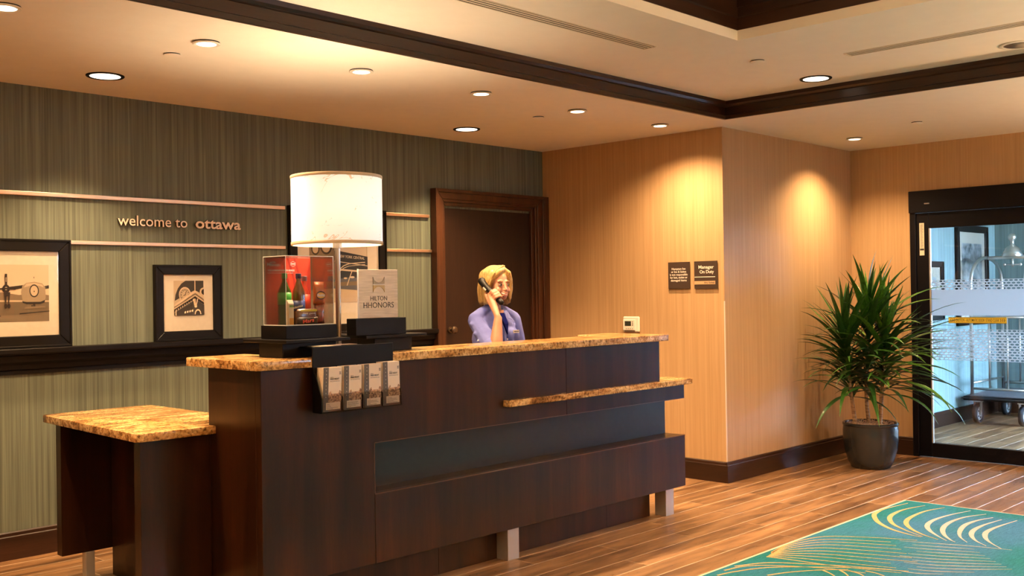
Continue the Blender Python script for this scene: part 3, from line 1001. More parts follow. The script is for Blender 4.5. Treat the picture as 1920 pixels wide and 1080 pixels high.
obj('core', B(XE + .30, 5.40, 3.944, 4.06, .84, 1.126), MT['wood'], desk)
obj('end_column', B(5.15, 5.405, 4.10, 4.335, .02, 1.126, bev=.0015), MT['wood'], desk)
for a, b_ in ((XE + .02, 3.6), (3.602, 4.981), (4.983, 5.425)):
    obj('toe_kick', B(a, b_, 4.008, 4.03, 0, .173), MT['wood'], desk)
obj('toe_kick', B(5.403, 5.425, 4.0305, 4.30, 0, .173), MT['wood'], desk)
EDGE = plain('edge_highlight', (.10, .045, .024), .3)  # lighter strips paint the bright highlights along the groove edges
obj('highlight_strip', B(3.107, 5.675, 3.8985, 3.9005, .4995, .5035), EDGE, desk)
obj('highlight_strip', B(3.107, 5.673, 3.8985, 3.9005, .7425, .746), EDGE, desk)
obj('highlight_strip', B(3.1045, 3.108, 3.8985, 3.9005, .5035, .7425), EDGE, desk)
for x in (2.545, 4.025, 5.480):
    obj('leg', B(x, x + .088, 3.920, 4.007, 0, .1722, bev=.0015), MT['steel'], desk)

def slab(pts, z0, z1, bev=.006, seg=2):
    return P(pts, 'Z', z0, z1, bev=bev, seg=seg)
def rounded(pts, rs, n=5):
    out = []
    m = len(pts)
    for i in range(m):
        p, a, b_ = Vector(pts[i]), Vector(pts[i - 1]), Vector(pts[(i + 1) % m])
        r = rs[i] if i < len(rs) else 0
        if r <= 0: out.append(tuple(p)); continue
        d0, d1 = (a - p).normalized(), (b_ - p).normalized()
        s, e, c = p + d0 * r, p + d1 * r, p + d0 * r + d1 * r
        for k in range(n + 1):
            tt = k / n * PI / 2
            q = c + (s - c) * math.cos(tt) + (e - c) * math.sin(tt)
            out.append(tuple(q))
    return out
top = [(2.452, 3.868), (5.472, 3.868), (5.472, 4.365), (5.14, 4.365), (5.14, 4.20), (2.775, 4.20), (2.775, 4.482), (2.452, 4.482)]
tag(obj('granite_countertop', slab(rounded(top, [.03, .012, .012, .01, 0, 0, .01, .02]), 1.1265, 1.167), MT['granite'], smooth=True, auto=True), 'long golden brown granite countertop on the reception desk', 'countertop')
ledge = [(3.985, 3.852), (5.70, 3.852), (5.70, 4.09), (5.4095, 4.09), (5.4095, 3.8995), (3.985, 3.8995)]
tag(obj('granite_ledge', slab(ledge, .8365, .872, bev=.003, seg=1), MT['granite'], smooth=True, auto=True), 'narrow granite writing ledge on front of desk, right half', 'shelf')

sd = thing('side_cabinet', 'low dark wood side cabinet left of the reception desk', 'cabinet', (2.4, 4.8, 0))
obj('front_panel', B(2.145, XE - .001, 4.318, 4.375, .17, .8235, bev=.0015), MT['wood'], sd)
obj('back_panel', B(2.172, 2.72, 5.205, 5.262, .17, .8235, bev=.0015), MT['wood'], sd)
obj('inner_panel', B(2.43, 2.70, 4.376, 5.204, .03, .8235), MT['wood'], sd)
obj('leg', B(2.288, 2.333, 5.195, 5.24, 0, .1702, bev=.001), MT['steel'], sd)
obj('leg', B(2.20, 2.245, 4.325, 4.37, 0, .1702, bev=.001), MT['steel'], sd)
low = [(2.105, 4.268), (XE - .0015, 4.268), (XE - .0015, 4.3365), (2.745, 4.3365), (2.745, 5.40), (2.16, 5.40)]
tag(obj('granite_countertop', slab(rounded(low, [.03, .004, 0, 0, .01, .02]), .824, .862), MT['granite'], smooth=True, auto=True), 'golden granite top on the low side cabinet at left', 'countertop')

# ------------------------------------------------------------------ counter things
stand_lab = ('black raised display shelf under the red snack case', 'black raised display shelf under the cream honors sign')
for (x0, x1, y0, y1), lab, ped in (((2.645, 3.0, 3.935, 4.29), stand_lab[0], (2.661, 2.96, 3.99, 4.18)), ((3.135, 3.525, 3.985, 4.25), stand_lab[1], (3.22, 3.46, 4.03, 4.17))):
    t = thing('display_stand', lab, 'display stand', ((x0 + x1) / 2, (y0 + y1) / 2, 1.167), 'black display shelves on the counter')
    obj('shelf', B(x0, x1, y0, y1, 1.2345, 1.250, bev=.002), MT['black'], t)
    obj('pedestal', B(*ped, 1.1672, 1.2344, bev=.002), MT['black_gloss'], t)

# acrylic snack case
t = thing('display_case', 'clear acrylic case on black base with red promotional backing', 'display case', (2.83, 4.1, 1.25))
zb, zt = 1.3125, 1.632
cx0, cx1, cy0, cy1 = 2.698, 2.962, 4.010, 4.192
obj('base', B(2.688, 2.972, 3.998, 4.204, 1.2505, zb, bev=.002), MT['black'], t)
w_ = .003
for nm, b_ in (('panel', B(cx0, cx1, cy0, cy0 + w_, zb, zt)), ('panel', B(cx0, cx0 + w_, cy0 + w_, cy1 - w_, zb, zt)), ('panel', B(cx1 - w_, cx1, cy0 + w_, cy1 - w_, zb, zt)), ('panel', B(cx0, cx1, cy1 - w_, cy1, zb, zt)), ('lid', B(cx0 + w_, cx1 - w_, cy0 + w_, cy1 - w_, zt - w_, zt))):
    obj(nm, b_, MT['acrylic'], t)
bm = bmesh.new()
e = .0022
for x in (cx0, cx1):
    for y in (cy0, cy1):
        if not (x == cx1 and y == cy1):
            ee = e if not (x == cx0 and y == cy0) else .0012
            box(bm, x - ee / 2, x + ee / 2, y - ee / 2, y + ee / 2, zb, zt)
for z in (zb + .0015, zt - .001):
    box(bm, cx0, cx1, cy0 - .001, cy0 + .001, z - .0016, z + .0016); box(bm, cx0 - .001, cx0 + .001, cy0, cy1, z - .0016, z + .0016)
    box(bm, cx1 - .001, cx1 + .001, cy0, cy1, z - .001, z + .001); box(bm, cx0, cx1, cy1 - .001, cy1 + .001, z - .001, z + .001)
obj('edge_strip', bm, MT['edge'], t)
yp = cy1 - .0065
RED = plain('poster_red', (.95, .075, .03), .5); RED2 = plain('poster_deep_red', (.62, .03, .018), .5)
WHT = plain('poster_white', (.88, .83, .78), .5)
po = obj('poster', B(cx0 + .004, cx1 - .004, yp, yp + .002, zb + .001, zt - .004), RED, t)
bm = bmesh.new()
for a in (0, .035, .07):
    pts = [(2.79 + a, zt - .006), (2.802 + a, zt - .006), (2.835 + a, 1.52), (2.838 + a, 1.44), (2.828 + a, 1.44), (2.824 + a, 1.52)]
    prism(bm, pts, 'Y', yp - .0004, yp)
obj('curve_print', bm, RED2, po)
bm = bmesh.new()
join_bm(bm, text_bm('HILTON', (2.733, yp - .0003, 1.602), X, Z, width=.026, height=.009, depth=.0003, bold=.01))
join_bm(bm, text_bm('HHONORS', (2.733, yp - .0003, 1.588), X, Z, width=.050, height=.012, depth=.0003, bold=.01))
join_bm(bm, text_bm('GOLD & DIAMOND HHONORS MEMBERS', (2.716, yp - .0003, 1.565), X, Z, width=.150, height=.0085, depth=.0003, bold=.03))
join_bm(bm, text_bm('thank you for being a guest in our hotel', (2.716, yp - .0003, 1.5545), X, Z, width=.140, height=.006, depth=.0003))
for s in (1, -1):     # bow shaped emblem
    prism(bm, [(2.7225, 1.597), (2.7225 + s * .0085, 1.607), (2.7225 + s * .0085, 1.587)], 'Y', yp - .0006, yp - .0003)
hx = lambda r, rz: [(2.858 + r * math.cos(a), 1.600 + rz * math.sin(a)) for a in [PI / 6 + k * PI / 3 for k in range(6)]]
ho, hi_ = hx(.0165, .013), hx(.0145, .011)
for k in range(6):
    prism(bm, [ho[k], ho[(k + 1) % 6], hi_[(k + 1) % 6], hi_[k]], 'Y', yp - .0006, yp - .0003)
box(bm, 2.847, 2.869, yp - .0006, yp - .0003, 1.597, 1.603)
obj('lettering', bm, WHT, po)

def bottle(x, y, z, h, r, label, liq, lab_m, cap_m, lab_z, fill=.8, neck=.011, txt=None):
    t = thing('drink_bottle', label, 'bottle', (x, y, z), 'drink bottles in the acrylic case')
    k = h
    shape = lambda s: [(r * .90 * s, z + .001), (r * s, z + .008), (r * s, z + k * .16), (r * .95 * s, z + k * .2), (r * s, z + k * .24), (r * s, z + k * .58), (r * .92 * s, z + k * .66), (r * .6 * s, z + k * .76), (neck * s, z + k * .85), (neck * s, z + k * .92)]
    obj('body', lathe(bmesh.new(), shape(1.0), (x, y, 0), 24), liq, t, smooth=True)
    obj('label_band', lathe(bmesh.new(), [(r * 1.012, z + k * lab_z[0]), (r * 1.012, z + k * lab_z[1])], (x, y, 0), 24), lab_m, t, smooth=True, recalc=True)
    obj('cap', lathe(bmesh.new(), [(neck * 1.18, z + k * .90), (neck * 1.22, z + k * .91), (neck * 1.22, z + k * .995), (neck * 1.05, z + k), (0, z + k)], (x, y, 0), 20), cap_m, t, smooth=True, auto=True)
    if txt:
        d = Vector((-.72, -.69, 0)); rt = Vector((.69, -.72, 0)); up = (Z * .9 + rt * .3).normalized(); rt2 = (rt * .95 + Z * .25).normalized()
        obj('lettering', text_bm(txt, Vector((x, y, z + k * (lab_z[0] + .06))) + d * (r * 1.03), rt2, up, height=.013, align='C', depth=.001, bold=.02), WHT, t)
    return t
def pet(name, col, rough=.08):
    m, nt, b = M_(name)
    b.inputs['Base Color'].default_value = (*col, 1)
    b.inputs['Roughness'].default_value = rough
    b.inputs['Coat Weight'].default_value = .7
    b.inputs['Transmission Weight'].default_value = .25
    return m
GRN = pet('green_soda', (.07, .13, .02)); TEA = pet('iced_tea', (.14, .045, .012)); REDL = pet('red_juice', (.75, .06, .03))
bottle(2.737, 4.080, zb, .240, .032, 'green soda bottle with green cap at left inside the case', GRN, plain('green_label', (.05, .42, .05), .4), plain('green_cap', (.03, .33, .05), .4), (.40, .63))
bottle(2.823, 4.092, zb, .240, .030, 'brown iced tea bottle with dark blue label in the case', TEA, plain('blue_label', (.025, .05, .22), .4), plain('dark_cap', (.06, .03, .09), .4), (.27, .47), txt='Nestea')
bottle(2.885, 4.135, zb, .228, .027, 'red juice bottle standing behind the candy in the case', REDL, plain('red_label', (.80, .07, .035), .4), plain('grey_cap', (.25, .12, .16), .4), (.24, .62))

bt = thing('juice_carton', 'small pale carton standing before the green soda bottle', 'carton', (2.735, 4.03, zb))
obj('body', B(2.718, 2.748, 4.022, 4.046, zb + .0005, zb + .100, bev=.002), noisy('carton_paper', (.72, .58, .38, 1), (.8, .68, .5, 1), 30, .5), bt)
obj('spout_top', P([(4.022, zb + .1), (4.046, zb + .1), (4.036, zb + .117), (4.032, zb + .117)], 'X', 2.718, 2.748), plain('carton_top', (.76, .72, .55), .5), bt)
obj('picture_print', B(2.724, 2.746, 4.0212, 4.0222, zb + .004, zb + .034), plain('orange_print', (.72, .32, .03), .5), bt)
obj('leaf_print', B(2.724, 2.746, 4.0212, 4.0222, zb + .083, zb + .093), plain('leaf_print', (.2, .35, .08), .5), bt)

def pillow(x0, x1, y, z0, z1, th, lean=0, nx=10, nz=6, flare=.0):
    """sealed bag lying or standing in the X-Z plane, bulging towards -Y and +Y"""
    bm = bmesh.new()
    def mk(sg):
        g = []
        for j in range(nz + 1):
            row = []
            for i in range(nx + 1):
                u, v = i / nx, j / nz
                b_ = (max(0, math.sin(PI * u)) * max(0, math.sin(PI * v))) ** .55
                wob = .0015 * math.sin(17 * u + 9 * v)
                fx = 1 + flare * (2 * v - 1) ** 2
                row.append(bm.verts.new((x0 + (x1 - x0) * (.5 + (u - .5) * fx), y + sg * (th / 2 * b_ + wob * b_) + lean * v, z0 + (z1 - z0) * v)))
            g.append(row)
        return g
    for sg in (-1, 1):
        g = mk(sg)
        for j in range(nz):
            for i in range(nx):
                bm.faces.new((g[j][i], g[j][i + 1], g[j + 1][i + 1], g[j + 1][i]))
    bmesh.ops.remove_doubles(bm, verts=bm.verts[:], dist=1e-5)
    return bm
bag = thing('snack_bag', 'brown and red snack mix bag standing at right in the case', 'snack', (2.925, 4.06, zb))
BAGM = noisy('bag_foil', (.32, .05, .018, 1), (.10, .03, .015, 1), 60, .25, coat=.3)
obj('pouch', pillow(2.897, 2.948, 4.07, zb + .0015, zb + .098, .03, 0, flare=.15), BAGM, bag, smooth=True)
obj('top_pouch', pillow(2.893, 2.952, 4.072, zb + .092, zb + .200, .032, .002, flare=.12), noisy('bag_orange', (.60, .14, .03, 1), (.45, .09, .02, 1), 40, .3, coat=.3), bag, smooth=True)
obj('logo', prism(bmesh.new(), circ(2.922, zb + .136, .027, .020), 'Y', 4.0530, 4.0545), plain('logo_black', (.06, .02, .01), .4), bag)
obj('logo', prism(bmesh.new(), circ(2.922, zb + .136, .024, .014), 'Y', 4.0524, 4.0530), plain('logo_gold', (.85, .45, .06), .4), bag)
obj('lettering', text_bm('Munchies', (2.922, 4.0524, zb + .131), X, Z, width=.042, height=.014, align='C', depth=.0006, bold=.02), WHT, bag)
cb_ = thing('candy_bar', 'black chocolate bar with red lettering lying in front', 'candy bar', (2.83, 4.03, zb))
obj('wrapper', pillow(2.765, 2.880, 4.024, zb + .001, zb + .036, .018, 0), plain('black_wrapper', (.02, .012, .01), .25, coat=.4), cb_, smooth=True)
obj('lettering', text_bm('Mars', (2.822, 4.0142, zb + .011), (X + Z * .12).normalized(), Z, width=.062, height=.017, align='C', depth=.0006, bold=.015), plain('bar_red', (.75, .08, .04), .4), cb_)
cb_ = thing('granola_bar', 'brown and yellow granola bar behind the black chocolate bar', 'candy bar', (2.83, 4.05, zb))
obj('wrapper', pillow(2.772, 2.888, 4.046, zb + .001, zb + .074, .020, 0), noisy('bar_wrapper', (.10, .035, .015, 1), (.2, .08, .03, 1), 60, .3, coat=.3), cb_, smooth=True)
obj('band', B(2.795, 2.885, 4.0345, 4.0352, zb + .062, zb + .071), plain('yellow_band', (.75, .62, .05), .4), cb_)
obj('lettering', text_bm('chewy  granola', (2.84, 4.0345, zb + .05), X, Z, width=.07, height=.008, align='C', depth=.0005), WHT, cb_)

# honors sign
sg = thing('counter_sign', 'square cream sign with bow emblem on a black block base', 'sign', (3.245, 4.03, 1.25))
obj('base', B(3.085, 3.40, 4.0, 4.075, 1.2505, 1.333, bev=.002), MT['black'], sg)
plate = noisy('pale_brushed_plate', (.60, .50, .36, 1), (.74, .63, .48, 1), 8, .5, sc=(1.5, 1, 18))
obj('plate', B(3.122, 3.366, 4.022, 4.030, 1.3335, 1.571, bev=.001), plate, sg)
obj('edge_strip', B(3.119, 3.1218, 4.0215, 4.0305, 1.3335, 1.574), MT['edge'], sg)
BRZ = brushed('bronze_emblem', (.33, .26, .16), 'X', .35)
ex, ez, hw, hh = 3.244, 1.497, .036, .038
def emblem(top):
    pts = []
    for k in range(13):
        a = k / 12
        u = -hw + 2 * hw * a
        curve = hh * (1 - .72 * math.sqrt(max(0, 1 - (abs(2 * a - 1) / .93) ** 2)))
        pts.append((ex + u, ez + (1 if top else -1) * curve))
    base = ez + (.003 if top else -.003)
    return pts[:] + [(ex + hw, base), (ex - hw, base)]
obj('emblem', prism(bmesh.new(), emblem(True), 'Y', 4.019, 4.022), BRZ, sg)
obj('emblem', prism(bmesh.new(), emblem(False), 'Y', 4.019, 4.022), brushed('gold_emblem', (.50, .34, .14), 'X', .35), sg)
obj('lettering', text_bm('HILTON', (ex, 4.022, 1.419), X, Z, width=.104, height=.0225, align='C', depth=.0008), MT['ink'], sg)
obj('lettering', text_bm('HHONORS', (ex, 4.022, 1.383), X, Z, width=.190, height=.0285, align='C', depth=.0008), MT['ink'], sg)

# table lamp
lx, ly = 3.06, 4.105
lamp = thing('table_lamp', 'tall lit table lamp with white drum shade and nickel stem', 'lamp', (lx, ly, 1.167))
shade_m = bpy.data.materials.new('lit_shade'); shade_m.use_nodes = True
nt = shade_m.node_tree; nt.nodes.clear()
out = nt.nodes.new('ShaderNodeOutputMaterial')
v = pos_map(nt, (1, 1, 1))
vn = noise(nt, v, 6.5, 3, .55, 1.6)
band = ramp(nt, vn, [(.488, (1, 1, 1, 1)), (.499, (.70, .52, .36, 1)), (.501, (.70, .52, .36, 1)), (.512, (1, 1, 1, 1))])
gate = ramp(nt, noise(nt, v, 5.2, 2), [(.46, (0, 0, 0, 1)), (.54, (1, 1, 1, 1))])
bw = nt.nodes.new('ShaderNodeRGBToBW'); nt.links.new(gate, bw.inputs[0])
scol = mix(nt, (.90, .91, .97, 1), mix(nt, (.90, .91, .97, 1), band, 1.0, 'MULTIPLY'), bw.outputs[0])
df = nt.nodes.new('ShaderNodeBsdfDiffuse'); tl = nt.nodes.new('ShaderNodeBsdfTranslucent'); em = nt.nodes.new('ShaderNodeEmission')
for n in (df, tl, em): nt.links.new(scol, n.inputs[0])
em.inputs[1].default_value = .22
m1 = nt.nodes.new('ShaderNodeMixShader'); m1.inputs[0].default_value = .04
nt.links.new(df.outputs[0], m1.inputs[1]); nt.links.new(tl.outputs[0], m1.inputs[2])
ad = nt.nodes.new('ShaderNodeAddShader'); nt.links.new(m1.outputs[0], ad.inputs[0]); nt.links.new(em.outputs[0], ad.inputs[1])
nt.links.new(ad.outputs[0], out.inputs[0])
sr, sz0, sz1 = .2185, 1.690, 2.025
obj('lamp_shade', lathe(bmesh.new(), [(sr - .006, sz0 + .014), (sr, sz0 + .015), (sr, sz1 - .014), (sr - .006, sz1 - .013)], (lx, ly, 0), 64, caps=False), shade_m, lamp, smooth=True, auto=True)
TRIM = plain('shade_trim', (.62, .50, .36), .7)
for z0, z1 in ((sz0, sz0 + .016), (sz1 - .015, sz1)):
    b_ = bmesh.new()
    lathe(b_, [(sr + .001, z0), (sr + .0025, z0 + .002), (sr + .0025, z1 - .002), (sr + .001, z1), (sr - .005, z1), (sr - .005, z0), (sr + .001, z0)], (lx, ly, 0), 64, caps=False)
    obj('shade_trim', b_, TRIM, lamp, smooth=True, auto=True)
obj('stem', lathe(bmesh.new(), [(.013, 1.19), (.013, 1.675), (.022, 1.676), (.022, 1.712), (.010, 1.715), (.010, 1.80)], (lx, ly, 0), 24), brushed('lamp_nickel', (.42, .37, .30), 'Z', .35), lamp, smooth=True, auto=True)
obj('foot', lathe(bmesh.new(), [(.0, 1.1675), (.075, 1.1675), (.075, 1.180), (.070, 1.186), (.02, 1.192), (.013, 1.196)], (lx, ly, 0), 40), MT['black'], lamp, smooth=True, auto=True)
obj('bulb', ell(bmesh.new(), (lx, ly, 1.845), (.028, .028, .042)), plain('lit_bulb', (1, .95, .85), .5, emit=(1, .86, .66), es=6), lamp, smooth=True)
bm = bmesh.new()
for k in range(3):
    a = k * 2 * PI / 3 + .4
    tube(bm, [(lx, ly, 1.745), (lx + (sr - .006) * math.cos(a), ly + (sr - .006) * math.sin(a), 1.72)], .002, 6)
obj('shade_spider', bm, MT['steel'], lamp)
light('lamp_glow', 'POINT', (lx, ly, 1.88), 50, (1, .72, .43), shadow_soft_size=.045)

# brochure rack
rk = thing('brochure_rack', 'black four pocket brochure rack hooked over the counter front', 'brochure holder', (2.96, 3.86, .925))
hx0, hx1 = 2.733, 3.195
obj('hanger_plate', B(hx0, hx1, 3.859, 3.8665, .93, 1.217, bev=.001), MT['black'], rk)
obj('hanger_hook', B(hx0 + .02, hx1 - .16, 3.8666, 3.985, 1.2095, 1.216), MT['black'], rk)
side = [(3.8655, .924), (3.798, .924), (3.798, .99), (3.845, 1.10), (3.8655, 1.10)]
for x in (hx0, hx1 - .004):
    obj('side_panel', P(side, 'X', x, x + .004), MT['black'], rk)
obj('pocket_floor', B(hx0 + .004, hx1 - .004, 3.7985, 3.8585, .924, .928), MT['black'], rk)
sm = glass('smoky_acrylic', (.93, .92, .91, 1), .5)
obj('front_pane', B(hx0 + .004, hx1 - .004, 3.7945, 3.7975, .924, 1.004), sm, rk)
pw = (hx1 - hx0) / 4
for k in range(1, 4):
    obj('divider', P([(3.858, .929), (3.7985, .929), (3.7985, .99), (3.858, 1.05)], 'X', hx0 + k * pw - .0015, hx0 + k * pw + .0015), MT['black'], rk)
PAPER = noisy('brochure_paper', (.74, .63, .50, 1), (.80, .69, .56, 1), 60, .6)
COVER = plain('brochure_cover', (.78, .66, .53), .45)
STRIPE = plain('brochure_stripe', (.075, .068, .066), .45)
PHOTO_D = noisy('brochure_photo', (.07, .025, .012, 1), (.66, .42, .26, 1), 130, .5, 3)
BROWN = plain('brochure_brown', (.12, .06, .035), .5)
def brochure_pile(k):
    x0 = hx0 + k * pw + .010; bw_ = .100
    lean = [.010, .006, .005, -.001][k]
    t = thing('brochure_stack', ['pile of free night brochures in the first pocket from left', 'pile of free night brochures in the second pocket from left', 'pile of free night brochures in the third pocket from left', 'pile of free night brochures in the last pocket at right'][k], 'brochures', (x0 + bw_ / 2, 3.83, .929), 'brochures in the rack')
    zb_, zh = .9292, 1.126 + [0, .001, .002, .006][k]
    n = 9
    for i in range(n):
        f = i / (n - 1)
        y = 3.855 - f * .046
        tilt = -.006 - f * .006
        bm = bmesh.new()
        box(bm, x0, x0 + bw_, y - .0042, y, zb_, zh - random.random() * .002)
        for v_ in bm.verts:
            q = (v_.co.z - zb_) / (zh - zb_)
            v_.co.y += -tilt * q * .2
            v_.co.x += lean * q
        obj('leaflet', bm, PAPER if i < n - 1 else COVER, t)
    yf = 3.855 - .046 - .0042
    def on(u, v): # cover coordinates to world
        return (x0 + bw_ * u + lean * v, zb_ + (zh - zb_) * v)
    def pr(pts, d, m, nm):
        bm = bmesh.new()
        vs = [on(*p) for p in pts]
        prism(bm, vs, 'Y', yf - d - .0006, yf - d + .0006)
        for v_ in bm.verts:
            q = (v_.co.z - zb_) / (zh - zb_)
            v_.co.y += .012 * q * .2
        return obj(nm, bm, m, t)
    pr(rect(0, 0, .28, 1), .0004, STRIPE, 'cover_stripe')
    pr(rect(.28, 0, 1, .30), .0004, BROWN, 'cover_foot')
    pr([(.28, .20), (1, .20), (1, .44), (.9, .47), (.85, .40), (.45, .40), (.42, .46), (.34, .43), (.28, .36)], .0008, PHOTO_D, 'cover_photo')
    pr(rect(.16, .045, .94, .205), .0012, COVER, 'address_card')
    bm = bmesh.new()
    ux = Vector((1, 0, 0)); uz = Vector((lean / (zh - zb_), 0, 1)).normalized()
    a = on(.36, .715); join_bm(bm, text_bm('FREE NIGHT', (a[0], yf - .001, a[1]), ux, uz, width=.049, height=.0075, depth=.0006, bold=.01))
    a = on(.36, .765); join_bm(bm, text_bm('EARN A', (a[0], yf - .001, a[1]), ux, uz, width=.016, height=.003, depth=.0006))
    a = on(.36, .675); join_bm(bm, text_bm('after your first four stays', (a[0], yf - .001, a[1]), ux, uz, width=.052, height=.0028, depth=.0006))
    for j in range(5):
        a = on(.20, .165 - j * .027); b2 = on(.20 + .12 + .5 * random.random(), .165 - j * .027)
        prism(bm, [(a[0], a[1]), (b2[0], a[1]), (b2[0], a[1] + .0013), (a[0], a[1] + .0013)], 'Y', yf - .0022, yf - .0018)
    a = on(.90, .86)
    for s in (1, -1):
        prism(bm, [(a[0] - .004, a[1] + s * .0015), (a[0] + .004, a[1] + s * .0015), (a[0] + .004, a[1] + s * .007), (a[0], a[1] + s * .003), (a[0] - .004, a[1] + s * .007)], 'Y', yf - .001, yf - .0002)
    obj('lettering', bm, MT['ink'], t)
    bm = bmesh.new()
    for j in range(8):
        a = on(.14, .93 - j * .085)
        prism(bm, circ(a[0], a[1], .0024, .0026, 6), 'Y', yf - .0014, yf - .0009)
    obj('stripe_icons', bm, plain('icon_grey', (.42, .38, .34), .5), t)
for k in range(4):
    brochure_pile(k)
o = obj('loose_leaflet', B(2.78, 2.90, 3.872, 3.965, 1.2168, 1.2185), PAPER)
tag(o, 'loose pale leaflet lying on top of the brochure rack hook', 'leaflet')
o = obj('loose_leaflet', B(2.86, 2.99, 3.868, 3.93, 1.2192, 1.2208), plain('dark_leaflet', (.2, .12, .09), .5))
tag(o, 'dark leaflet lying over the pale one on the rack', 'leaflet')

# ------------------------------------------------------------------ orange wall fittings
def on_orange(y0, y1, z0, z1, d0, d1, bev=.001):
    return B(XO - d1, XO - d0, y0, y1, z0, z1, bev=bev)
PLQ = plain('bronze_plaque', (.05, .032, .024), .4)
sgn = thing('wall_plaque', 'dark plaque with five lines about lost and damaged items', 'sign', (XO, 4.635, 1.457), 'dark plaques on the orange wall')
obj('backplate', on_orange(4.536, 4.735, 1.457, 1.663, 0.006, .014), PLQ, sgn)
obj('spacer', on_orange(4.56, 4.71, 1.48, 1.64, 0, .006, 0), MT['black'], sgn)
lines = [('Hampton Inn', .126), ('or Inn & Suites', .138), ('is not responsible', .164), ('for lost, stolen or', .160), ('damaged items', .146)]
bm = bmesh.new()
for i, (s, wd) in enumerate(lines):
    join_bm(bm, text_bm(s, (XO - .014, 4.636, 1.603 - i * .0222), nY, Z, width=wd, height=.0165, align='C', depth=.0008, bold=.006))
obj('lettering', bm, MT['lettering'], sgn)
sgn = thing('wall_plaque', 'dark plaque reading Manager On Duty with brass name strip', 'sign', (XO, 4.393, 1.455), 'dark plaques on the orange wall')
obj('backplate', on_orange(4.291, 4.494, 1.455, 1.664, 0.006, .014), PLQ, sgn)
obj('spacer', on_orange(4.31, 4.47, 1.48, 1.64, 0, .006, 0), MT['black'], sgn)
bm = bmesh.new()
join_bm(bm, text_bm('Manager', (XO - .014, 4.318, 1.607), nY, Z, width=.136, height=.025, align='R', depth=.0008, bold=.012))
join_bm(bm, text_bm('On Duty', (XO - .014, 4.318, 1.571), nY, Z, width=.126, height=.025, align='R', depth=.0008, bold=.012))
box(bm, XO - .0152, XO - .014, 4.308, 4.49, 1.541, 1.546)
obj('lettering', bm, MT['lettering'], sgn)
ns = obj('name_strip', B(XO - .016, XO - .014, 4.307, 4.491, 1.487, 1.513), plain('brass_strip', (.62, .42, .24), .4, .3), sgn)
obj('lettering', text_bm('Anu Sohal', (XO - .016, 4.317, 1.494), nY, Z, width=.088, height=.014, align='R', depth=.0006), MT['ink'], ns)

th = thing('thermostat', 'cream wall thermostat with dark display above counter end', 'thermostat', (XO, 5.1, 1.114))
obj('housing', on_orange(5.020, 5.182, 1.114, 1.240, 0, .020, .008), MT['white'], th)
fc = obj('face', on_orange(5.052, 5.176, 1.128, 1.216, .020, .028, .004), MT['white'], th)
obj('screen', on_orange(5.093, 5.155, 1.165, 1.203, .028, .0292, 0), plain('lcd', (.035, .04, .03), .3), fc)
for k in range(3):
    obj('button', on_orange(5.073, 5.083, 1.167 + k * .013, 1.174 + k * .013, .028, .030, 0), plain('button_grey', (.25, .22, .18), .5), fc)
for k in range(4):
    obj('button', on_orange(5.075 + k * .02, 5.085 + k * .02, 1.140, 1.146, .028, .030, 0), plain('button_tan', (.3, .25, .18), .5), fc)
obj('vent_notch', on_orange(5.06, 5.165, 1.116, 1.128, .0195, .0208, 0), plain('notch', (.12, .08, .05), .7), th)

cg = obj('corner_guard', P([(XO - .0025, YW - .0025), (XO + .005, YW - .0025), (XO + .005, YW - .0003), (XO - .0003, YW - .0003), (XO - .0003, YW + .005), (XO - .0025, YW + .005)], 'Z', .158, 1.36), plain('pale_guard', (.70, .60, .5), .35))
tag(cg, 'thin pale corner guard on the outer edge of the orange wall', 'corner guard')

# ------------------------------------------------------------------ rug
rug = thing('area_rug', 'large teal and blue rug with gold curving line pattern', 'rug', (5.0, 1.5, 0))
m, nt, b = M_('teal_pile')
v = pos_map(nt, (1, 1, 1))
big = noise(nt, v, 1.1, 3, .55)
st = noise(nt, pos_map(nt, (6, 40, 1), rot=(0, 0, .25)), 2.2, 4, .7)
fine = noise(nt, v, 170, 2)
c1 = ramp(nt, big, [(.32, (.022, .185, .19, 1)), (.47, (.030, .19, .26, 1)), (.6, (.055, .19, .36, 1))])
c2 = ramp(nt, st, [(.3, (.55, .6, .62, 1)), (.6, (1.1, 1.1, 1.08, 1))])
c3 = ramp(nt, fine, [(.3, (.6, .6, .6, 1)), (.65, (1.15, 1.15, 1.15, 1))])
col = mix(nt, mix(nt, c1, c2, .7, 'MULTIPLY'), c3, .6, 'MULTIPLY')
nt.links.new(col, b.inputs['Base Color'])
b.inputs['Roughness'].default_value = .95
b.inputs['Specular IOR Level'].default_value = .05
bump(nt, b, fine, .5, .004)
obj('pile', B(1.2, 6.878, -2.4, 2.952, .0005, .011, bev=.002), m, rug)
bm = bmesh.new()
box(bm, 1.188, 6.890, 2.9522, 2.964, .0005, .0105); box(bm, 6.8782, 6.890, -2.412, 2.9521, .0005, .0105)
box(bm, 1.188, 6.878, -2.412, -2.4002, .0005, .0105); box(bm, 1.188, 1.1998, -2.4, 2.952, .0005, .0105)
obj('binding', bm, plain('rug_binding', (.72, .60, .45), .8), rug)
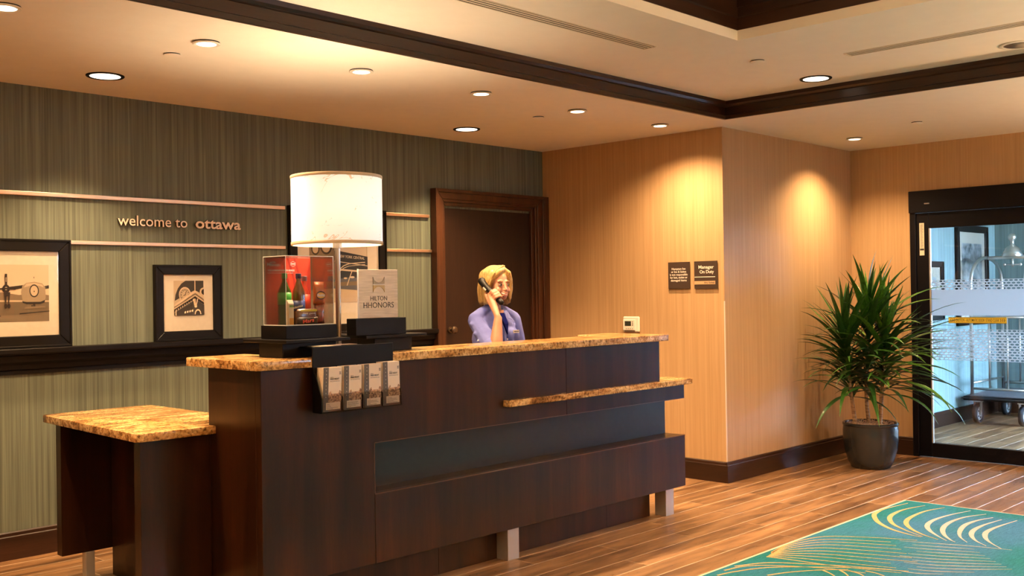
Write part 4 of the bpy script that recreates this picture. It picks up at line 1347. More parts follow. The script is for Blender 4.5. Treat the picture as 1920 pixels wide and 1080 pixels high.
CUR = {
 'A1': [(6.782, 2.901), (6.537, 2.939), (6.402, 2.935), (6.292, 2.908), (6.124, 2.804), (5.998, 2.667), (5.936, 2.537), (5.918, 2.459)],
 'A2': [(6.783, 2.787), (6.588, 2.836), (6.419, 2.835), (6.282, 2.803), (6.136, 2.717), (6.028, 2.597), (5.933, 2.455)],
 'A3': [(6.799, 2.665), (6.62, 2.715), (6.39, 2.713), (6.23, 2.677), (6.091, 2.592), (5.986, 2.477), (5.92, 2.362)],
 'A4': [(6.808, 2.505), (6.583, 2.559), (6.378, 2.574), (6.22, 2.544), (6.099, 2.478), (6.001, 2.394), (5.922, 2.314)],
 'A5': [(6.766, 2.395), (6.601, 2.46), (6.397, 2.477), (6.213, 2.447), (6.065, 2.384), (5.963, 2.311), (5.921, 2.266)],
 'A6': [(6.692, 2.328), (6.55, 2.37), (6.387, 2.381), (6.209, 2.347), (6.061, 2.29), (5.955, 2.213)],
 'A7': [(6.666, 2.268), (6.458, 2.296), (6.283, 2.294), (6.144, 2.258), (6.026, 2.191), (5.942, 2.106)],
 'A8': [(6.701, 2.189), (6.463, 2.219), (6.286, 2.222), (6.151, 2.184), (6.042, 2.122), (5.926, 2.019)],
 'B0': [(5.065, 2.926), (5.305, 2.945), (5.575, 2.879), (5.734, 2.652), (5.826, 2.441)],
 'B1': [(5.055, 2.92), (5.269, 2.93), (5.51, 2.846), (5.656, 2.616), (5.744, 2.407)],
 'B2': [(5.045, 2.915), (5.238, 2.912), (5.454, 2.817), (5.588, 2.585), (5.672, 2.377)],
 'B3': [(5.036, 2.909), (5.205, 2.894), (5.396, 2.787), (5.517, 2.553), (5.598, 2.346)],
 'B4': [(5.026, 2.903), (5.169, 2.874), (5.331, 2.754), (5.442, 2.518), (5.519, 2.313)],
 'B5': [(5.012, 2.902), (5.133, 2.855), (5.269, 2.722), (5.368, 2.484), (5.442, 2.282)],
 'B6': [(4.999, 2.901), (5.098, 2.835), (5.207, 2.69), (5.297, 2.451), (5.367, 2.25)],
 'B7': [(4.986, 2.899), (5.064, 2.816), (5.147, 2.66), (5.227, 2.42), (5.294, 2.22)],
 'B8': [(4.973, 2.898), (5.026, 2.796), (5.082, 2.626), (5.152, 2.385), (5.217, 2.188)],
 'B9': [(4.96, 2.897), (4.986, 2.774), (5.012, 2.591), (5.074, 2.349), (5.135, 2.154)],
 'C0': [(4.478, 2.895), (4.592, 2.866), (4.769, 2.781), (4.932, 2.607), (5.08, 2.398), (5.164, 2.21)],
 'C1': [(4.684, 2.922), (4.853, 2.83), (4.956, 2.678), (5.061, 2.482), (5.139, 2.288)],
 'C2': [(4.578, 2.918), (4.718, 2.882), (4.822, 2.782), (4.945, 2.556), (4.994, 2.358)],
 'C3': [(4.909, 2.547), (4.878, 2.494), (4.845, 2.449)], 'C4': [(4.965, 2.482), (4.928, 2.436), (4.889, 2.398)],
 'C5': [(4.984, 2.444), (4.966, 2.381), (4.938, 2.341)], 'C6': [(5.031, 2.375), (5.027, 2.319), (5.004, 2.264)],
 'C7': [(4.64, 2.707), (4.764, 2.651), (4.903, 2.554), (4.999, 2.452)],
 'Da': [(5.741, 2.554), (5.801, 2.382), (5.882, 2.177), (5.938, 1.969)],
 'Db': [(5.675, 2.525), (5.732, 2.354), (5.817, 2.153), (5.884, 1.952)],
 'Dc': [(5.611, 2.496), (5.664, 2.326), (5.753, 2.129), (5.832, 1.934)],
 'Dd': [(5.548, 2.469), (5.598, 2.3), (5.69, 2.106), (5.78, 1.918)],
 'De': [(5.487, 2.442), (5.534, 2.273), (5.629, 2.084), (5.729, 1.901)],
 'Df': [(5.427, 2.415), (5.47, 2.248), (5.569, 2.062), (5.679, 1.884)],
 'Dg': [(5.368, 2.389), (5.409, 2.223), (5.51, 2.04), (5.63, 1.868)],
 'Dh': [(5.311, 2.364), (5.348, 2.198), (5.453, 2.019), (5.582, 1.853)],
 'Di': [(5.254, 2.339), (5.289, 2.174), (5.396, 1.999), (5.535, 1.837)],
 'Dj': [(5.199, 2.315), (5.232, 2.151), (5.341, 1.978), (5.488, 1.822)],
 'Dk': [(5.145, 2.291), (5.175, 2.128), (5.442, 1.807)]}
GOLD = noisy('gold_yarn', (.50, .33, .12, 1), (.62, .45, .20, 1), 120, .95)
PALEY = noisy('pale_yarn', (.44, .40, .38, 1), (.54, .50, .46, 1), 120, .95)
for nm, c in CUR.items():
    pts = curve_pts([(x, y, 0) for x, y in c], 8)
    if nm[0] == 'D':
        q_ = ord(nm[1]) - 97
        pts = pts[(q_ * 3) % 5 + 2:len(pts) - (q_ * 7) % 8]
    if nm[0] == 'B':
        pts = pts[:len(pts) - (int(nm[1]) * 5) % 6]
    n = len(pts)
    bm = bmesh.new(); row = []
    for i, p_ in enumerate(pts):
        tt = (pts[min(i + 1, n - 1)] - pts[max(i - 1, 0)]).normalized()
        nn = Vector((-tt.y, tt.x, 0))
        f = i / (n - 1)
        wd = {'A': .0025 + .0125 * math.sin(PI * min(1, f * 1.05)) ** 1.5, 'B': .0045 * (1 - .75 * f) + .001, 'C': .0048 * (1 - .6 * f) + .001, 'D': .0032 * math.sin(PI * min(1, f + .02)) + .0008}[nm[0]]
        row.append((bm.verts.new((p_.x + nn.x * wd, p_.y + nn.y * wd, .0125)), bm.verts.new((p_.x - nn.x * wd, p_.y - nn.y * wd, .0125))))
        for v_ in row[-1]:
            v_.co.y = min(v_.co.y, 2.95)
    base = []
    for i in range(n - 1):
        a, b2 = row[i], row[i + 1]
        bm.faces.new((a[0], b2[0], b2[1], a[1]))
    g = bmesh.ops.extrude_face_region(bm, geom=bm.faces[:])
    for v_ in [e_ for e_ in g['geom'] if isinstance(e_, bmesh.types.BMVert)]:
        v_.co.z = .0100
    obj('curved_line', bm, GOLD if (nm[0] in 'BC' or nm in ('A1', 'A2', 'A3')) else PALEY, rug)

# ------------------------------------------------------------------ potted plant
pcx, pcy = 8.03, 3.73
plant = thing('potted_plant', 'tall spiky green dracaena in glossy dark pot by the door', 'plant', (pcx, pcy, 0))
prof_p = [(.0, .001), (.138, .001), (.152, .008), (.178, .06), (.203, .15), (.213, .24), (.214, .30), (.210, .338), (.216, .345), (.217, .358), (.210, .364), (.196, .360), (.192, .33), (.188, .30), (.0, .30)]
obj('pot', lathe(bmesh.new(), prof_p, (pcx, pcy, 0), 48), noisy('glazed_pot', (.018, .022, .026, 1), (.022, .024, .026, 1), 12, .24, coat=.25), plant, smooth=True, auto=True)
bm = lathe(bmesh.new(), [(.190, .325), (.15, .337), (.08, .345), (.0, .348)], (pcx, pcy, 0), 32)
random.seed(11)
for k in range(260):
    a = random.random() * 2 * PI; r0 = .19 * math.sqrt(random.random())
    p0 = Vector((pcx + r0 * math.cos(a), pcy + r0 * math.sin(a), .338 + random.random() * .02))
    d = Vector((random.uniform(-1, 1), random.uniform(-1, 1), random.uniform(-.2, .5))).normalized() * random.uniform(.02, .05)
    p1 = p0 + d
    if math.hypot(p1.x - pcx, p1.y - pcy) > .2: continue
    tube(bm, [p0, (p0 + p1) / 2 + Vector((0, 0, .008)), p1], [.0016, .0016, .0008], 4)
o = obj('moss', bm, noisy('dry_moss', (.30, .17, .08, 1), (.5, .33, .19, 1), 90, .95), plant); o['kind'] = 'stuff'
R_, F_ = Vector((.69, -.72, 0)), Vector((.72, .69, 0))      # across and away as seen by a guest at the desk
base_p = Vector((pcx, pcy, 0))
canes = [([R_ * -.115 + Z * .30, R_ * -.14 + Z * .50, R_ * -.165 + F_ * .02 + Z * .80, R_ * -.20 + F_ * .0 + Z * 1.12], .017),
         ([R_ * .012 + F_ * .05 + Z * .30, R_ * -.012 + F_ * .05 + Z * .55, R_ * .0 + F_ * .05 + Z * .9, R_ * .015 + F_ * .04 + Z * 1.30], .016),
         ([R_ * .068 - F_ * .02 + Z * .30, R_ * .085 - F_ * .02 + Z * .55, R_ * .105 - F_ * .03 + Z * .85, R_ * .12 - F_ * .03 + Z * 1.10], .017)]
BARK = noisy('cane_bark', (.22, .13, .07, 1), (.44, .30, .18, 1), 1.0, .85, 2, .3, sc=(20, 20, 90))
leaf_mats = []
for i, (a_, b_) in enumerate((((.013, .066, .009), (.04, .14, .020)), ((.010, .046, .012), (.03, .105, .020)), ((.026, .11, .012), (.08, .22, .034)))):
    lm, nt, b = M_('dracaena_leaf')
    oi = nt.nodes.new('ShaderNodeObjectInfo')
    n1 = noise(nt, pos_map(nt, (30, 30, 3)), 3, 2)
    c = mix(nt, ramp(nt, n1, [(.35, (*a_, 1)), (.65, (*b_, 1))]), ramp(nt, oi.outputs['Random'], [(0, (.7, .72, .7, 1)), (1, (1.25, 1.2, 1.0, 1))]), .9, 'MULTIPLY')
    nt.links.new(c, b.inputs['Base Color'])
    b.inputs['Roughness'].default_value = .32
    b.inputs['Coat Weight'].default_value = .15
    b.inputs['Transmission Weight'].default_value = 0
    leaf_mats.append(lm)
def leaf_mesh(L, wmax, droop, curl):
    """strap leaf growing along +X from the origin, drooping in -Z, V-folded"""
    bm = bmesh.new(); n = 9; rows = []
    ang = 0; p_ = Vector((0, 0, 0))
    for i in range(n + 1):
        f = i / n
        wd = wmax * (min(1, .45 + f * 2.2) if f < .3 else 1.0) * (1 - max(0, (f - .35) / .65) ** 1.6) * .5 + .0006
        t_ = Vector((math.cos(ang), 0, -math.sin(ang)))
        up = Vector((math.sin(ang), 0, math.cos(ang)))
        side = Vector((0, 1, 0)) * math.cos(curl * f) + up * math.sin(curl * f)
        rows.append((bm.verts.new(p_ + side * wd + up * wd * .35), bm.verts.new(p_), bm.verts.new(p_ - side * wd + up * wd * .35)))
        p_ = p_ + t_ * (L / n)
        ang += droop / n * (.4 + 1.2 * f)
    for i in range(n):
        for k in range(2):
            f = bm.faces.new((rows[i][k], rows[i + 1][k], rows[i + 1][k + 1], rows[i][k + 1])); f.smooth = True
    me = bpy.data.meshes.new('leaf'); bm.to_mesh(me); bm.free()
    return me
random.seed(21)
lmesh = {}
for cls, (Ls, dr) in {'up': ((.36, .54), (.05, .4)), 'mid': ((.48, .68), (.35, 1.0)), 'low': ((.48, .70), (.7, 1.5))}.items():
    lmesh[cls] = []
    for i in range(8):
        me = leaf_mesh(random.uniform(*Ls), random.uniform(.034, .046), random.uniform(*dr), random.uniform(-.5, .5))
        me.materials.append(leaf_mats[i % 3])
        lmesh[cls].append(me)
GA = 2.39996
for ci, (ctrl, rad) in enumerate(canes):
    pts = [base_p + q for q in curve_pts(ctrl, 6)]
    obj('cane', tube(bmesh.new(), pts, [rad - .006 * i / len(pts) for i in range(len(pts))], 12), BARK, plant, smooth=True)
    nl = [98, 102, 98][ci]
    zs0 = [.54, .58, .56][ci]
    zt_ = pts[-1].z
    for k in range(nl):
        f = (k + .5) / nl
        zz = zs0 + (zt_ - zs0) * f ** .85
        i = min(range(len(pts) - 1), key=lambda q: abs(pts[q].z - zz))
        p_ = pts[i].lerp(pts[i + 1], .5) if i + 1 < len(pts) else pts[i]
        p_ = Vector((p_.x, p_.y, zz))
        az = k * GA + ci * 1.1 + random.uniform(-.25, .25)
        if f > .72: cls, el = 'up', math.radians(38 + 46 * (f - .72) / .28 + random.uniform(-8, 8))
        elif f > .3: cls, el = 'mid', math.radians(12 + 40 * (f - .3) / .42 + random.uniform(-10, 10))
        else: cls, el = 'low', math.radians(2 + 30 * f / .3 + random.uniform(-12, 14))
        me = random.choice(lmesh[cls])
        d = Vector((math.cos(az), math.sin(az), 0))
        sc = random.uniform(.95, 1.22)
        # walls are close on two sides: leaves that way are shorter and more upright
        if d.dot(Vector((0, 1, 0))) > .3 or d.dot(Vector((1, 0, 0))) > .8:
            el = max(el, math.radians(28)); sc *= .82
        for tries in range(24):
            mw = Matrix.Translation(p_) @ Euler((0, -el, az)).to_matrix().to_4x4() @ Matrix.Scale(sc, 4)
            ws = [mw @ v_.co for v_ in me.vertices]
            if max(q.y for q in ws) < 4.20 and max(q.x for q in ws) < 8.765: break
            el = min(el + .07, 1.45); sc *= .96
            if tries > 8: az += .5 * (1 if math.cos(az) > 0 else -1) * -1
        o = bpy.data.objects.new('leaf', me)
        link(o, plant)
        o.rotation_euler = Euler((0, -el, az), 'XYZ')
        o.scale = (sc, sc, sc)
        o.location = p_ - base_p

# ------------------------------------------------------------------ vestibule: pictures and cart
def side_picture(x0, x1, z0, z1, fw, mw, label, scale, cols):
    t = picture(x0, x1, z0, z1, fw, 0, 4.247, label, .03)
    m_ = noisy('branch_print', cols[0], cols[1], scale, .7, 5)
    obj('print', B(x0 + fw + mw[0], x1 - fw - mw[0], 4.232, 4.2325, z0 + fw + mw[1], z1 - fw - mw[2]), m_, t)
side_picture(11.22, 12.12, 1.02, 2.10, .075, (.085, .17, .12), 'tall black framed branch print in the vestibule by the cart', 9, ((.05, .07, .08, 1), (.7, .74, .76, 1)))
side_picture(10.05, 10.84, 1.10, 1.70, .06, (.10, .10, .10), 'small dark framed pale print low in the vestibule', 5, ((.55, .6, .62, 1), (.72, .76, .78, 1)))

ct = thing('luggage_cart', 'nickel birdcage luggage cart with black deck in the vestibule', 'luggage cart', (11.73, 3.84, 0))
kx0, kx1, ky0, ky1 = 11.17, 12.27, 3.50, 4.17
bm = B(kx0, kx1, ky0, ky1, .245, .290, bev=.012, seg=2)
obj('deck', bm, MT['black'], ct)
obj('carpet', B(kx0 + .03, kx1 - .03, ky0 + .03, ky1 - .03, .2901, .297), noisy('grey_carpet', (.10, .10, .12, 1), (.2, .2, .22, 1), 200, .95), ct)
obj('bumper', B(kx0 - .012, kx1 + .012, ky0 - .012, ky1 + .012, .262, .280, bev=.006, seg=2), plain('bumper_rubber', (.02, .02, .024), .5), ct)
hx_0, hx_1 = 11.262, 12.20
for y in (ky0 + .065, ky1 - .065):
    c = [(hx_0, y, .29), (hx_0, y, 1.42)]
    arcp = [(hx_0 + (hx_1 - hx_0) / 2 * (1 - math.cos(a)), y, 1.42 + .325 * math.sin(a) ** .8) for a in [PI * k / 18 for k in range(1, 18)]]
    obj('hoop', tube(bmesh.new(), c + arcp + [(hx_1, y, 1.42), (hx_1, y, .29)], .0175, 14), MT['chrome'], ct, smooth=True)
mx = (hx_0 + hx_1) / 2
obj('top_bar', tube(bmesh.new(), [(mx, ky0 + .065, 1.742), (mx, ky1 - .065, 1.742)], .018, 14), MT['chrome'], ct, smooth=True)
for x in (hx_0, hx_1):
    for z in (.365, 1.115):
        obj('end_rail', tube(bmesh.new(), [(x, ky0 + .065, z), (x, ky1 - .065, z)], .013, 12), MT['chrome'], ct, smooth=True)
    for k in (1, 2):
        y = ky0 + .065 + (ky1 - ky0 - .13) * k / 3
        obj('end_bar', tube(bmesh.new(), [(x, y, .365), (x, y, 1.115)], .010, 10), MT['chrome'], ct, smooth=True)
for y in (ky0 + .065, ky1 - .065):
    obj('side_rail', tube(bmesh.new(), [(hx_0, y, .42), (hx_1, y, .42)], .011, 10), MT['chrome'], ct, smooth=True)
fz = 1.752
my = (ky0 + ky1) / 2
fin = [(0, fz), (.105, fz), (.108, fz + .012), (.104, fz + .03), (.094, fz + .034), (.092, fz + .05), (.075, fz + .07), (.072, fz + .085), (.05, fz + .105), (.03, fz + .118), (.020, fz + .135), (.018, fz + .155), (.022, fz + .165)]
fin += [(.042 * math.sin(a), fz + .205 - .042 * math.cos(a)) for a in [.6 + k * (PI - .6) / 12 for k in range(13)]]
obj('finial', lathe(bmesh.new(), fin, (mx, my, 0), 32), MT['chrome'], ct, smooth=True, auto=True)
bm = tube(bmesh.new(), [(mx, my, 1.742), (mx, my, 1.640)], .012, 10)
tube(bm, [(mx, my - .075, 1.665), (mx, my + .075, 1.665)], .008, 10)
ell(bm, (mx, my - .08, 1.665), (.016,) * 3, u=10, v=8); ell(bm, (mx, my + .08, 1.665), (.016,) * 3, u=10, v=8)
obj('garment_hook', bm, MT['chrome'], ct, smooth=True)
TYRE = plain('tyre_rubber', (.03, .03, .034), .6)
for x in (kx0 + .12, kx1 - .12):
    for y in (ky0 + .11, ky1 - .11):
        cs = obj('caster', B(x - .035, x + .035, y - .045, y + .045, .225, .245), MT['chrome'], ct)
        obj('fork', P([(x - .03, .228), (x + .03, .228), (x + .018, .10), (x - .018, .10)], 'Y', y - .036, y - .030), MT['chrome'], cs)
        obj('fork', P([(x - .03, .228), (x + .03, .228), (x + .018, .10), (x - .018, .10)], 'Y', y + .030, y + .036), MT['chrome'], cs)
        tp = [(.070, y - .012), (.080, y - .024), (.094, y - .026), (.101, y - .016), (.102, y), (.101, y + .016), (.094, y + .026), (.080, y + .024), (.070, y + .012), (.070, y - .012)]
        obj('tyre', lathe(bmesh.new(), tp, (x, 0, .103), 28, 'Y'), TYRE, cs, smooth=True, auto=True)
        hp = [(.0, y - .03), (.018, y - .03), (.018, y - .016), (.070, y - .018), (.072, y - .012), (.072, y + .012), (.070, y + .018), (.018, y + .016), (.018, y + .03), (0, y + .03)]
        obj('hub', lathe(bmesh.new(), hp, (x, 0, .103), 28, 'Y'), plain('hub_grey', (.5, .52, .55), .4), cs, smooth=True, auto=True)
        bm = bmesh.new()
        for k in range(5):
            a = k * 2 * PI / 5
            for yy in (y - .02, y + .02):
                ell(bm, (x + .045 * math.cos(a), yy, .103 + .045 * math.sin(a)), (.011, .004, .011), u=8, v=6)
        obj('hub_holes', bm, MT['dark_gap'], cs)

# ------------------------------------------------------------------ the clerk
PX, PY = 4.80, 4.76
person = thing('person', 'smiling blonde woman in blue shirt phoning behind the counter', 'person', (PX, PY, 0))
SKIN = noisy('skin', (.42, .195, .12, 1), (.46, .22, .14, 1), 25, .5)
SHIRT = noisy('blue_shirt', (.105, .125, .40, 1), (.14, .165, .48, 1), 9, .85, 4, .9)
NAVYM = plain('navy_scarf', (.005, .007, .075), 1.0, spec=.05)
def W(x, y, z):   # figure space (front -Y, her right -X) to world, turned a little to the guest
    a = math.radians(-10)
    return Vector((PX + x * math.cos(a) - y * math.sin(a), PY + x * math.sin(a) + y * math.cos(a), z))
HA = math.radians(2)
HC = (.005, -.015, 1.50)
def H(x, y, z):   # head space
    x2 = x * math.cos(HA) - y * math.sin(HA); y2 = x * math.sin(HA) + y * math.cos(HA)
    return W(HC[0] + x2, HC[1] + y2, z)
RZ = (0, 0, math.radians(-10)); RH = (0, 0, math.radians(-10) + HA)
def ellW(bm, c, r, rot=RZ): return ell(bm, W(*c), r, rot)
def ellH(bm, c, r, rot=RH): return ell(bm, H(*c), r, rot)
E0, M0 = Vector((-.090, -.024, 1.508)), Vector((-.062, -.146, 1.398))
uax = (M0 - E0).normalized(); nax = Vector((0, -.7, .72)).normalized()
SR, EL, WR = Vector((-.148, .010, 1.268)), Vector((-.160, -.225, 1.070)), Vector((-.112, -.190, 1.285))
SL, ELl, WL = Vector((.155, .010, 1.268)), Vector((.205, .01, 1.02)), Vector((.20, -.16, .90))
bm = bmesh.new()
# head
ellH(bm, (0, .012, 1.526), (.073, .090, .083)); ellH(bm, (0, -.030, 1.478), (.059, .060, .078))
ellH(bm, (0, -.052, 1.420), (.034, .034, .023)); ellH(bm, (0, -.03, 1.438), (.052, .048, .032))
for s in (-1, 1):
    ellH(bm, (s * .034, -.060, 1.462), (.026, .026, .024))
    ellH(bm, (s * .030, -.077, 1.519), (.022, .012, .007))
    ellH(bm, (s * .074, .008, 1.492), (.008, .017, .029))
    ellH(bm, (s * .009, -.094, 1.464), (.007, .008, .006))
chain(bm, [H(0, -.084, 1.503), H(0, -.094, 1.482), H(0, -.101, 1.468)], [.0065, .0072, .0088], 10)
ellH(bm, (0, -.090, 1.447), (.018, .010, .010))
ellH(bm, (0, -.088, 1.428), (.022, .010, .008))
chain(bm, [W(.003, .010, 1.44), W(0, .018, 1.36), W(0, .022, 1.29)], [.050, .049, .060])
# trunk and legs
for c, r in (((0, .012, 1.235), (.135, .074, .064)), ((0, .005, 1.15), (.145, .092, .12)), ((0, .01, 1.02), (.135, .090, .13)), ((0, .015, .90), (.160, .105, .12))):
    ellW(bm, c, r)
for s in (-1, 1):
    chain(bm, [W(s * .085, .01, .86), W(s * .085, -.005, .48), W(s * .085, .02, .09)], [.085, .055, .038])
    chain(bm, [W(s * .085, .03, .05), W(s * .095, -.13, .035)], [.04, .03])
# arms
chain(bm, [W(*SR), W(*EL)], [.038, .035]); chain(bm, [W(*EL), W(*EL.lerp(WR, .35)), W(*WR)], [.040, .041, .026])
chain(bm, [W(*SL), W(*ELl), W(*WL)], [.038, .034, .026])
# right hand closed on the handset
def fin_(pts, rr):
    chain(bm, [W(*p) for p in pts], rr, 10)
kn = []
for i, s_ in enumerate((.098, .117, .136, .153)):
    q = E0 + uax * s_
    ln = (1.0, 1.08, 1.0, .82)[i]
    k0 = q + Vector((-.033, 0, 0)) - nax * .012
    k1 = q + Vector((-.031, 0, 0)) + nax * .019 * ln
    k2 = q + Vector((-.010, 0, 0)) + nax * .033 * ln
    k3 = q + Vector((.012, 0, 0)) + nax * .024 * ln
    fin_([k0, k1, k2, k3], [.0098, .0095, .0088, .0075])
    kn.append(k0)
for k0 in kn:
    chain(bm, [W(*(WR + Vector((-.004, 0, .012)))), W(*k0)], [.021, .0125], 10)
thb = E0 + uax * .090
fin_([WR + Vector((-.006, .012, .028)), thb + Vector((-.036, .0, 0)) - nax * .034, thb + Vector((-.024, 0, .0)) - nax * .034 - uax * .026, thb + Vector((-.004, 0, 0)) - nax * .026 - uax * .034], [.016, .0125, .0105, .0085])
# left hand resting below counter height
fb = Vector((.19, -.20, .885))
chain(bm, [W(*WL), W(*fb)], [.026, .024])
for i in range(4):
    a0 = fb + Vector((-.03 + i * .019, -.015, 0)); fin_([fb, a0, a0 + Vector((0, -.035, -.006)), a0 + Vector((0, -.06, -.022))], [.012, .0095, .0085, .007])
fin_([WL, WL + Vector((-.04, -.02, -.002)), WL + Vector((-.055, -.05, -.01))], [.016, .011, .0085])
body = obj('body', remesh(bm, .0044, 5, .5), SKIN, person, smooth=True)
# face details
WHTE = plain('eye_white', (.42, .38, .35), .25); IRIS = plain('iris', (.06, .05, .045), .2)
LASH = plain('lash_line', (.05, .025, .015), .6); BROW = plain('brow', (.30, .17, .07), .8)
for s in (-1, 1):
    e_ = obj('eye', ellH(bmesh.new(), (s * .0305, -.0765, 1.4975), (.0125, .0125, .0072)), WHTE, person, smooth=True)
    obj('iris', ellH(bmesh.new(), (s * .0305 + .001, -.0860, 1.4975), (.0066, .0044, .0066)), IRIS, e_, smooth=True)
    lp = [(s * .0305 - .0145, -.081, 1.499), (s * .0305 - .007, -.0885, 1.5045), (s * .0305 + .001, -.0905, 1.506), (s * .0305 + .008, -.0885, 1.5045), (s * .0305 + .0145, -.081, 1.499)]
    obj('eyelash', tube(bmesh.new(), [H(*q) for q in lp], [.0008, .0018, .002, .0018, .0008], 6), LASH, e_, smooth=True)
    lp = [(s * .0305 - .0135, -.081, 1.4955), (s * .0305, -.089, 1.4898), (s * .0305 + .0135, -.081, 1.4955)]
    obj('eyelash', tube(bmesh.new(), [H(*q) for q in curve_pts(lp, 4)], .0008, 6), LASH, e_, smooth=True)
    bp = [(s * .015, -.0900, 1.5190), (s * .026, -.0912, 1.5235), (s * .038, -.086, 1.5235), (s * .049, -.075, 1.5165)]
    obj('eyebrow', tube(bmesh.new(), [H(*q) for q in curve_pts(bp, 3)], [.0014, .002, .0022, .0022, .0022, .002, .002, .0018, .0014, .0008], 6), BROW, person, smooth=True)
LIP = plain('lips', (.45, .15, .11), .4)
def mouth(z, dz, r, m_, nm, yy):
    q = [(-.026, -.0805, z + dz), (-.014, -.0935, z + dz * .25), (0, -.0985 + yy, z), (.014, -.0935, z + dz * .25), (.026, -.0805, z + dz)]
    pts = [H(*p_) for p_ in curve_pts(q, 4)]
    obj(nm, tube(bmesh.new(), pts, [r * (.35 + .65 * math.sin(PI * i / (len(pts) - 1))) for i in range(len(pts))], 8), m_, person, smooth=True)
mouth(1.4435, .0045, .0034, LIP, 'upper_lip', 0)
mouth(1.4320, .0145, .0042, LIP, 'lower_lip', .001)
mouth(1.4380, .0085, .0042, plain('teeth', (.82, .76, .68), .25), 'teeth', .0035)
# handset
hs = thing('phone_handset', 'black telephone handset held to the ear of the woman', 'phone', W(*E0))
BLK = plain('phone_black', (.007, .006, .006), .45, spec=.25)
bm = bmesh.new()
a0, a1 = E0 - uax * .022 + Vector((-.012, 0, 0)), M0 + uax * .018 + Vector((-.004, 0, 0))
chain(bm, [W(*a0), W(*(E0 + uax * .03 + Vector((-.016, 0, 0)))), W(*(M0 - uax * .035 + Vector((-.012, 0, 0)))), W(*a1)], [.026, .021, .017, .019])
obj('handle', remesh(bm, .004, 4), BLK, hs, smooth=True)
q = E0 + uax * .047 + Vector((-.036, 0, 0)) - nax * .004
bm = bmesh.new()
mtx = Matrix.Translation(W(*q)) @ Matrix((uax, nax, Vector((-1, 0, 0)))).transposed().to_4x4()
bmesh.ops.create_cube(bm, size=1, matrix=mtx @ Matrix.Diagonal((.026, .010, .006, 1)))
obj('sticker', bm, MT['white'], hs)
# shirt
bm = bmesh.new()
for c, r in (((0, .012, 1.235), (.165, .094, .078)), ((0, .004, 1.15), (.168, .112, .135)), ((0, .01, 1.02), (.150, .104, .14)), ((0, .015, .92), (.175, .12, .10)), ((0, .015, 1.295), (.085, .070, .045))):
    ellW(bm, c, r)
ellW(bm, (-.07, -.062, 1.165), (.072, .055, .062)); ellW(bm, (.07, -.062, 1.165), (.072, .055, .062))
chain(bm, [W(*SR), W(*SR.lerp(EL, .5)), W(*SR.lerp(EL, .93))], [.050, .056, .057])
chain(bm, [W(*SL), W(*SL.lerp(ELl, .5)), W(*SL.lerp(ELl, .95))], [.050, .054, .053])
for s in (-1, 1):
    chain(bm, [W(s * .045, .018, 1.345), W(s * .10, .015, 1.318), W(s * .150, .010, 1.280)], [.030, .036, .046])
# fold ridges
for a_, b_, r_ in (((-.20, -.02, 1.25), (-.13, -.09, 1.21), .014), ((-.205, -.07, 1.19), (-.130, -.125, 1.14), .015), ((-.21, -.11, 1.14), (-.14, -.16, 1.10), .014), ((-.06, -.09, 1.24), (-.03, -.11, 1.10), .010), ((.10, -.075, 1.24), (.06, -.115, 1.13), .010), ((.02, -.10, 1.08), (.10, -.085, 1.05), .010), ((-.10, -.09, 1.06), (-.02, -.105, 1.03), .010)):
    capsule(bm, W(*a_), W(*b_), r_, r_ * .6, 8)
shirt = obj('shirt', remesh(bm, .0065, 4, .5), SHIRT, person, smooth=True)
bm = bmesh.new()
d = (EL - SR).normalized()
chain(bm, [W(*SR.lerp(EL, .78)), W(*SR.lerp(EL, .97))], [.0605, .0615])
obj('cuff', remesh(bm, .006, 2), SHIRT, shirt, smooth=True)
SH2 = plain('shirt_edge', (.15, .18, .50), .8)
def flap(pts, th, m_, nm, par, off=(0, 0, 0)):
    bm = bmesh.new()
    vs = [W(*p_) for p_ in pts]
    n_ = (vs[1] - vs[0]).cross(vs[2] - vs[0]).normalized() * th
    a_ = [bm.verts.new(v_ - n_) for v_ in vs]; b_ = [bm.verts.new(v_ + n_) for v_ in vs]
    bm.faces.new(a_); bm.faces.new(b_[::-1])
    for i in range(len(vs)):
        j = (i + 1) % len(vs)
        bm.faces.new((a_[i], a_[j], b_[j], b_[i]))
    return obj(nm, bm, m_, par)
# neck opening skin, scarf, collar wings
flap([(-.030, -.050, 1.335), (.030, -.050, 1.335), (.004, -.098, 1.245)], .003, SKIN, 'neck_opening', person)
for s in (-1, 1):
    flap([(s * .056, -.005, 1.355), (s * .060, -.045, 1.335), (s * .070, -.088, 1.275), (s * .036, -.092, 1.285), (s * .028, -.062, 1.325)], .0035, SH2, 'collar', shirt)
sc_ = flap([(-.018, -.072, 1.315), (.018, -.072, 1.315), (.020, -.113, 1.245), (.006, -.126, 1.180), (-.012, -.114, 1.245)], .006, NAVYM, 'scarf', person)
flap([(-.010, -.104, 1.225), (.010, -.106, 1.225), (.012, -.128, 1.12), (.012, -.120, 1.00), (-.010, -.120, 1.00), (-.010, -.126, 1.12)], .003, SH2, 'placket', shirt)
for z in (1.15, 1.09, 1.035):
    obj('button', ellW(bmesh.new(), (.001, -.1315, z), (.0055, .003, .0055)), MT['white'], shirt, smooth=True)
obj('cuff_button', ellW(bmesh.new(), (-.222, -.125, 1.15), (.005, .005, .005)), MT['white'], shirt, smooth=True)
flap([(.055, -.122, 1.205), (.108, -.110, 1.205), (.108, -.114, 1.187), (.055, -.126, 1.187)], .003, plain('badge', (.55, .47, .36), .35, .5), 'name_badge', person)
flap([(.060, -.1265, 1.200), (.104, -.1165, 1.200), (.104, -.1172, 1.195), (.060, -.1272, 1.195)], .001, MT['ink'], 'badge_print', person)
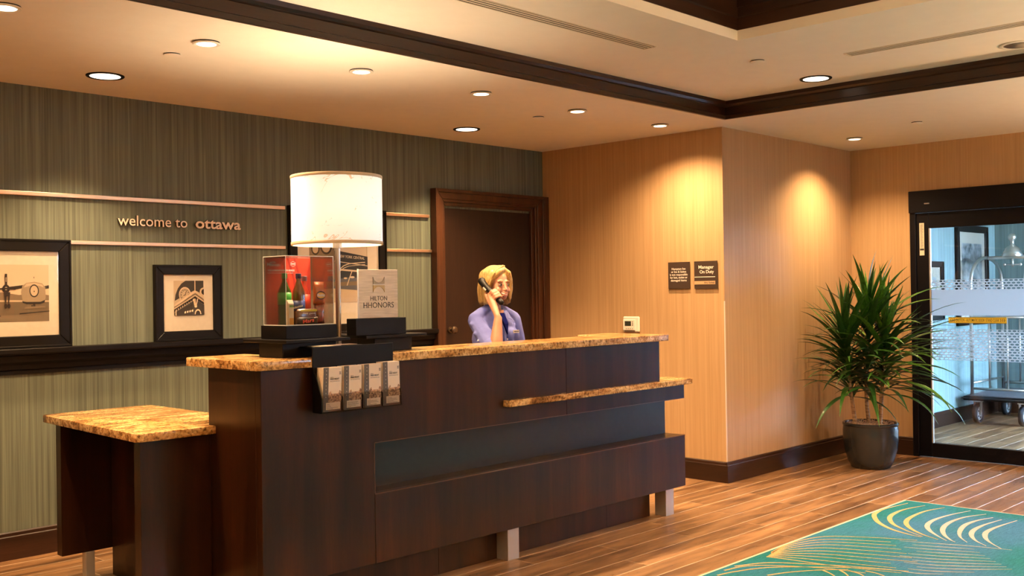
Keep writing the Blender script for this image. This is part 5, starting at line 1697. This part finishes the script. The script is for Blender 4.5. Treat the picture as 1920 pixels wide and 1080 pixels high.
# trousers
bm = bmesh.new()
ellW(bm, (0, .015, .88), (.168, .112, .11))
for s in (-1, 1):
    chain(bm, [W(s * .085, .01, .86), W(s * .088, -.002, .48), W(s * .09, .02, .10)], [.094, .068, .06])
obj('trousers', remesh(bm, .010, 3), plain('black_trousers', (.015, .015, .018), .8), person, smooth=True)
# hair
HAIR, nt, b = M_('blonde_hair')
hn = noise(nt, pos_map(nt, (90, 90, 9)), 2.2, 3, .6)
nt.links.new(ramp(nt, hn, [(.3, (.22, .12, .035, 1)), (.5, (.42, .27, .09, 1)), (.7, (.58, .42, .19, 1))]), b.inputs['Base Color'])
b.inputs['Roughness'].default_value = .42
bump(nt, b, hn, .5, .004)
bm = bmesh.new()
ellH(bm, (0, .026, 1.542), (.086, .096, .087))
ellH(bm, (0, .052, 1.47), (.088, .070, .105))
for s in (-1, 1):
    chain(bm, [H(s * .062, -.030, 1.575), H(s * .080, -.022, 1.53), H(s * .086, -.002, 1.46), H(s * .082, .0, 1.395)], [.022, .024, .027, .024])
    chain(bm, [H(s * .075, .045, 1.50), H(s * .075, .05, 1.40)], [.035, .032])
chain(bm, [H(.03, -.040, 1.600), H(-.03, -.060, 1.582), H(-.070, -.045, 1.54)], [.016, .018, .014])
chain(bm, [H(.03, -.040, 1.600), H(.058, -.055, 1.575), H(.078, -.045, 1.53), H(.086, -.035, 1.47), H(.078, -.035, 1.41)], [.014, .016, .016, .016, .012])
hair = obj('hair', remesh(bm, .006, 3), HAIR, person, smooth=True)
random.seed(5)
bm = bmesh.new()
for k in range(150):
    s = -1 if k % 2 else 1
    a = random.uniform(-.95, 1.5)                     # around the head: front to back
    px_, py_ = s * math.cos(a), math.sin(a)
    jit = random.uniform(-.003, .004)
    c0 = (.028 + random.uniform(-.01, .01), random.uniform(-.04, .08), 1.622 + random.uniform(-.004, .003))
    p1 = (px_ * (.070 + jit), .024 + py_ * .080, 1.592)
    p2 = (px_ * (.091 + jit), .026 + py_ * .098, 1.53)
    p3 = (px_ * (.103 + jit), .030 + py_ * .098, 1.455)
    zt2 = 1.375 + random.uniform(-.008, .022)
    p4 = (px_ * (.092 + jit), .030 + py_ * .090, zt2)
    if py_ < -.35: # keep the face clear
        p2 = (s * (.076 + jit), -.050, 1.54); p3 = (s * (.093 + jit), -.032, 1.46); p4 = (s * (.080 + jit), -.030, zt2 + .01)
        p1 = (s * .056, -.055, 1.585)
    pts = [H(*q_) for q_ in curve_pts([c0, p1, p2, p3, p4], 4)]
    nn = len(pts)
    tube(bm, pts, [.0045 * (.5 + .8 * math.sin(PI * (.1 + .8 * i / (nn - 1)))) for i in range(nn)], 6)
obj('strands', bm, HAIR, hair, smooth=True)
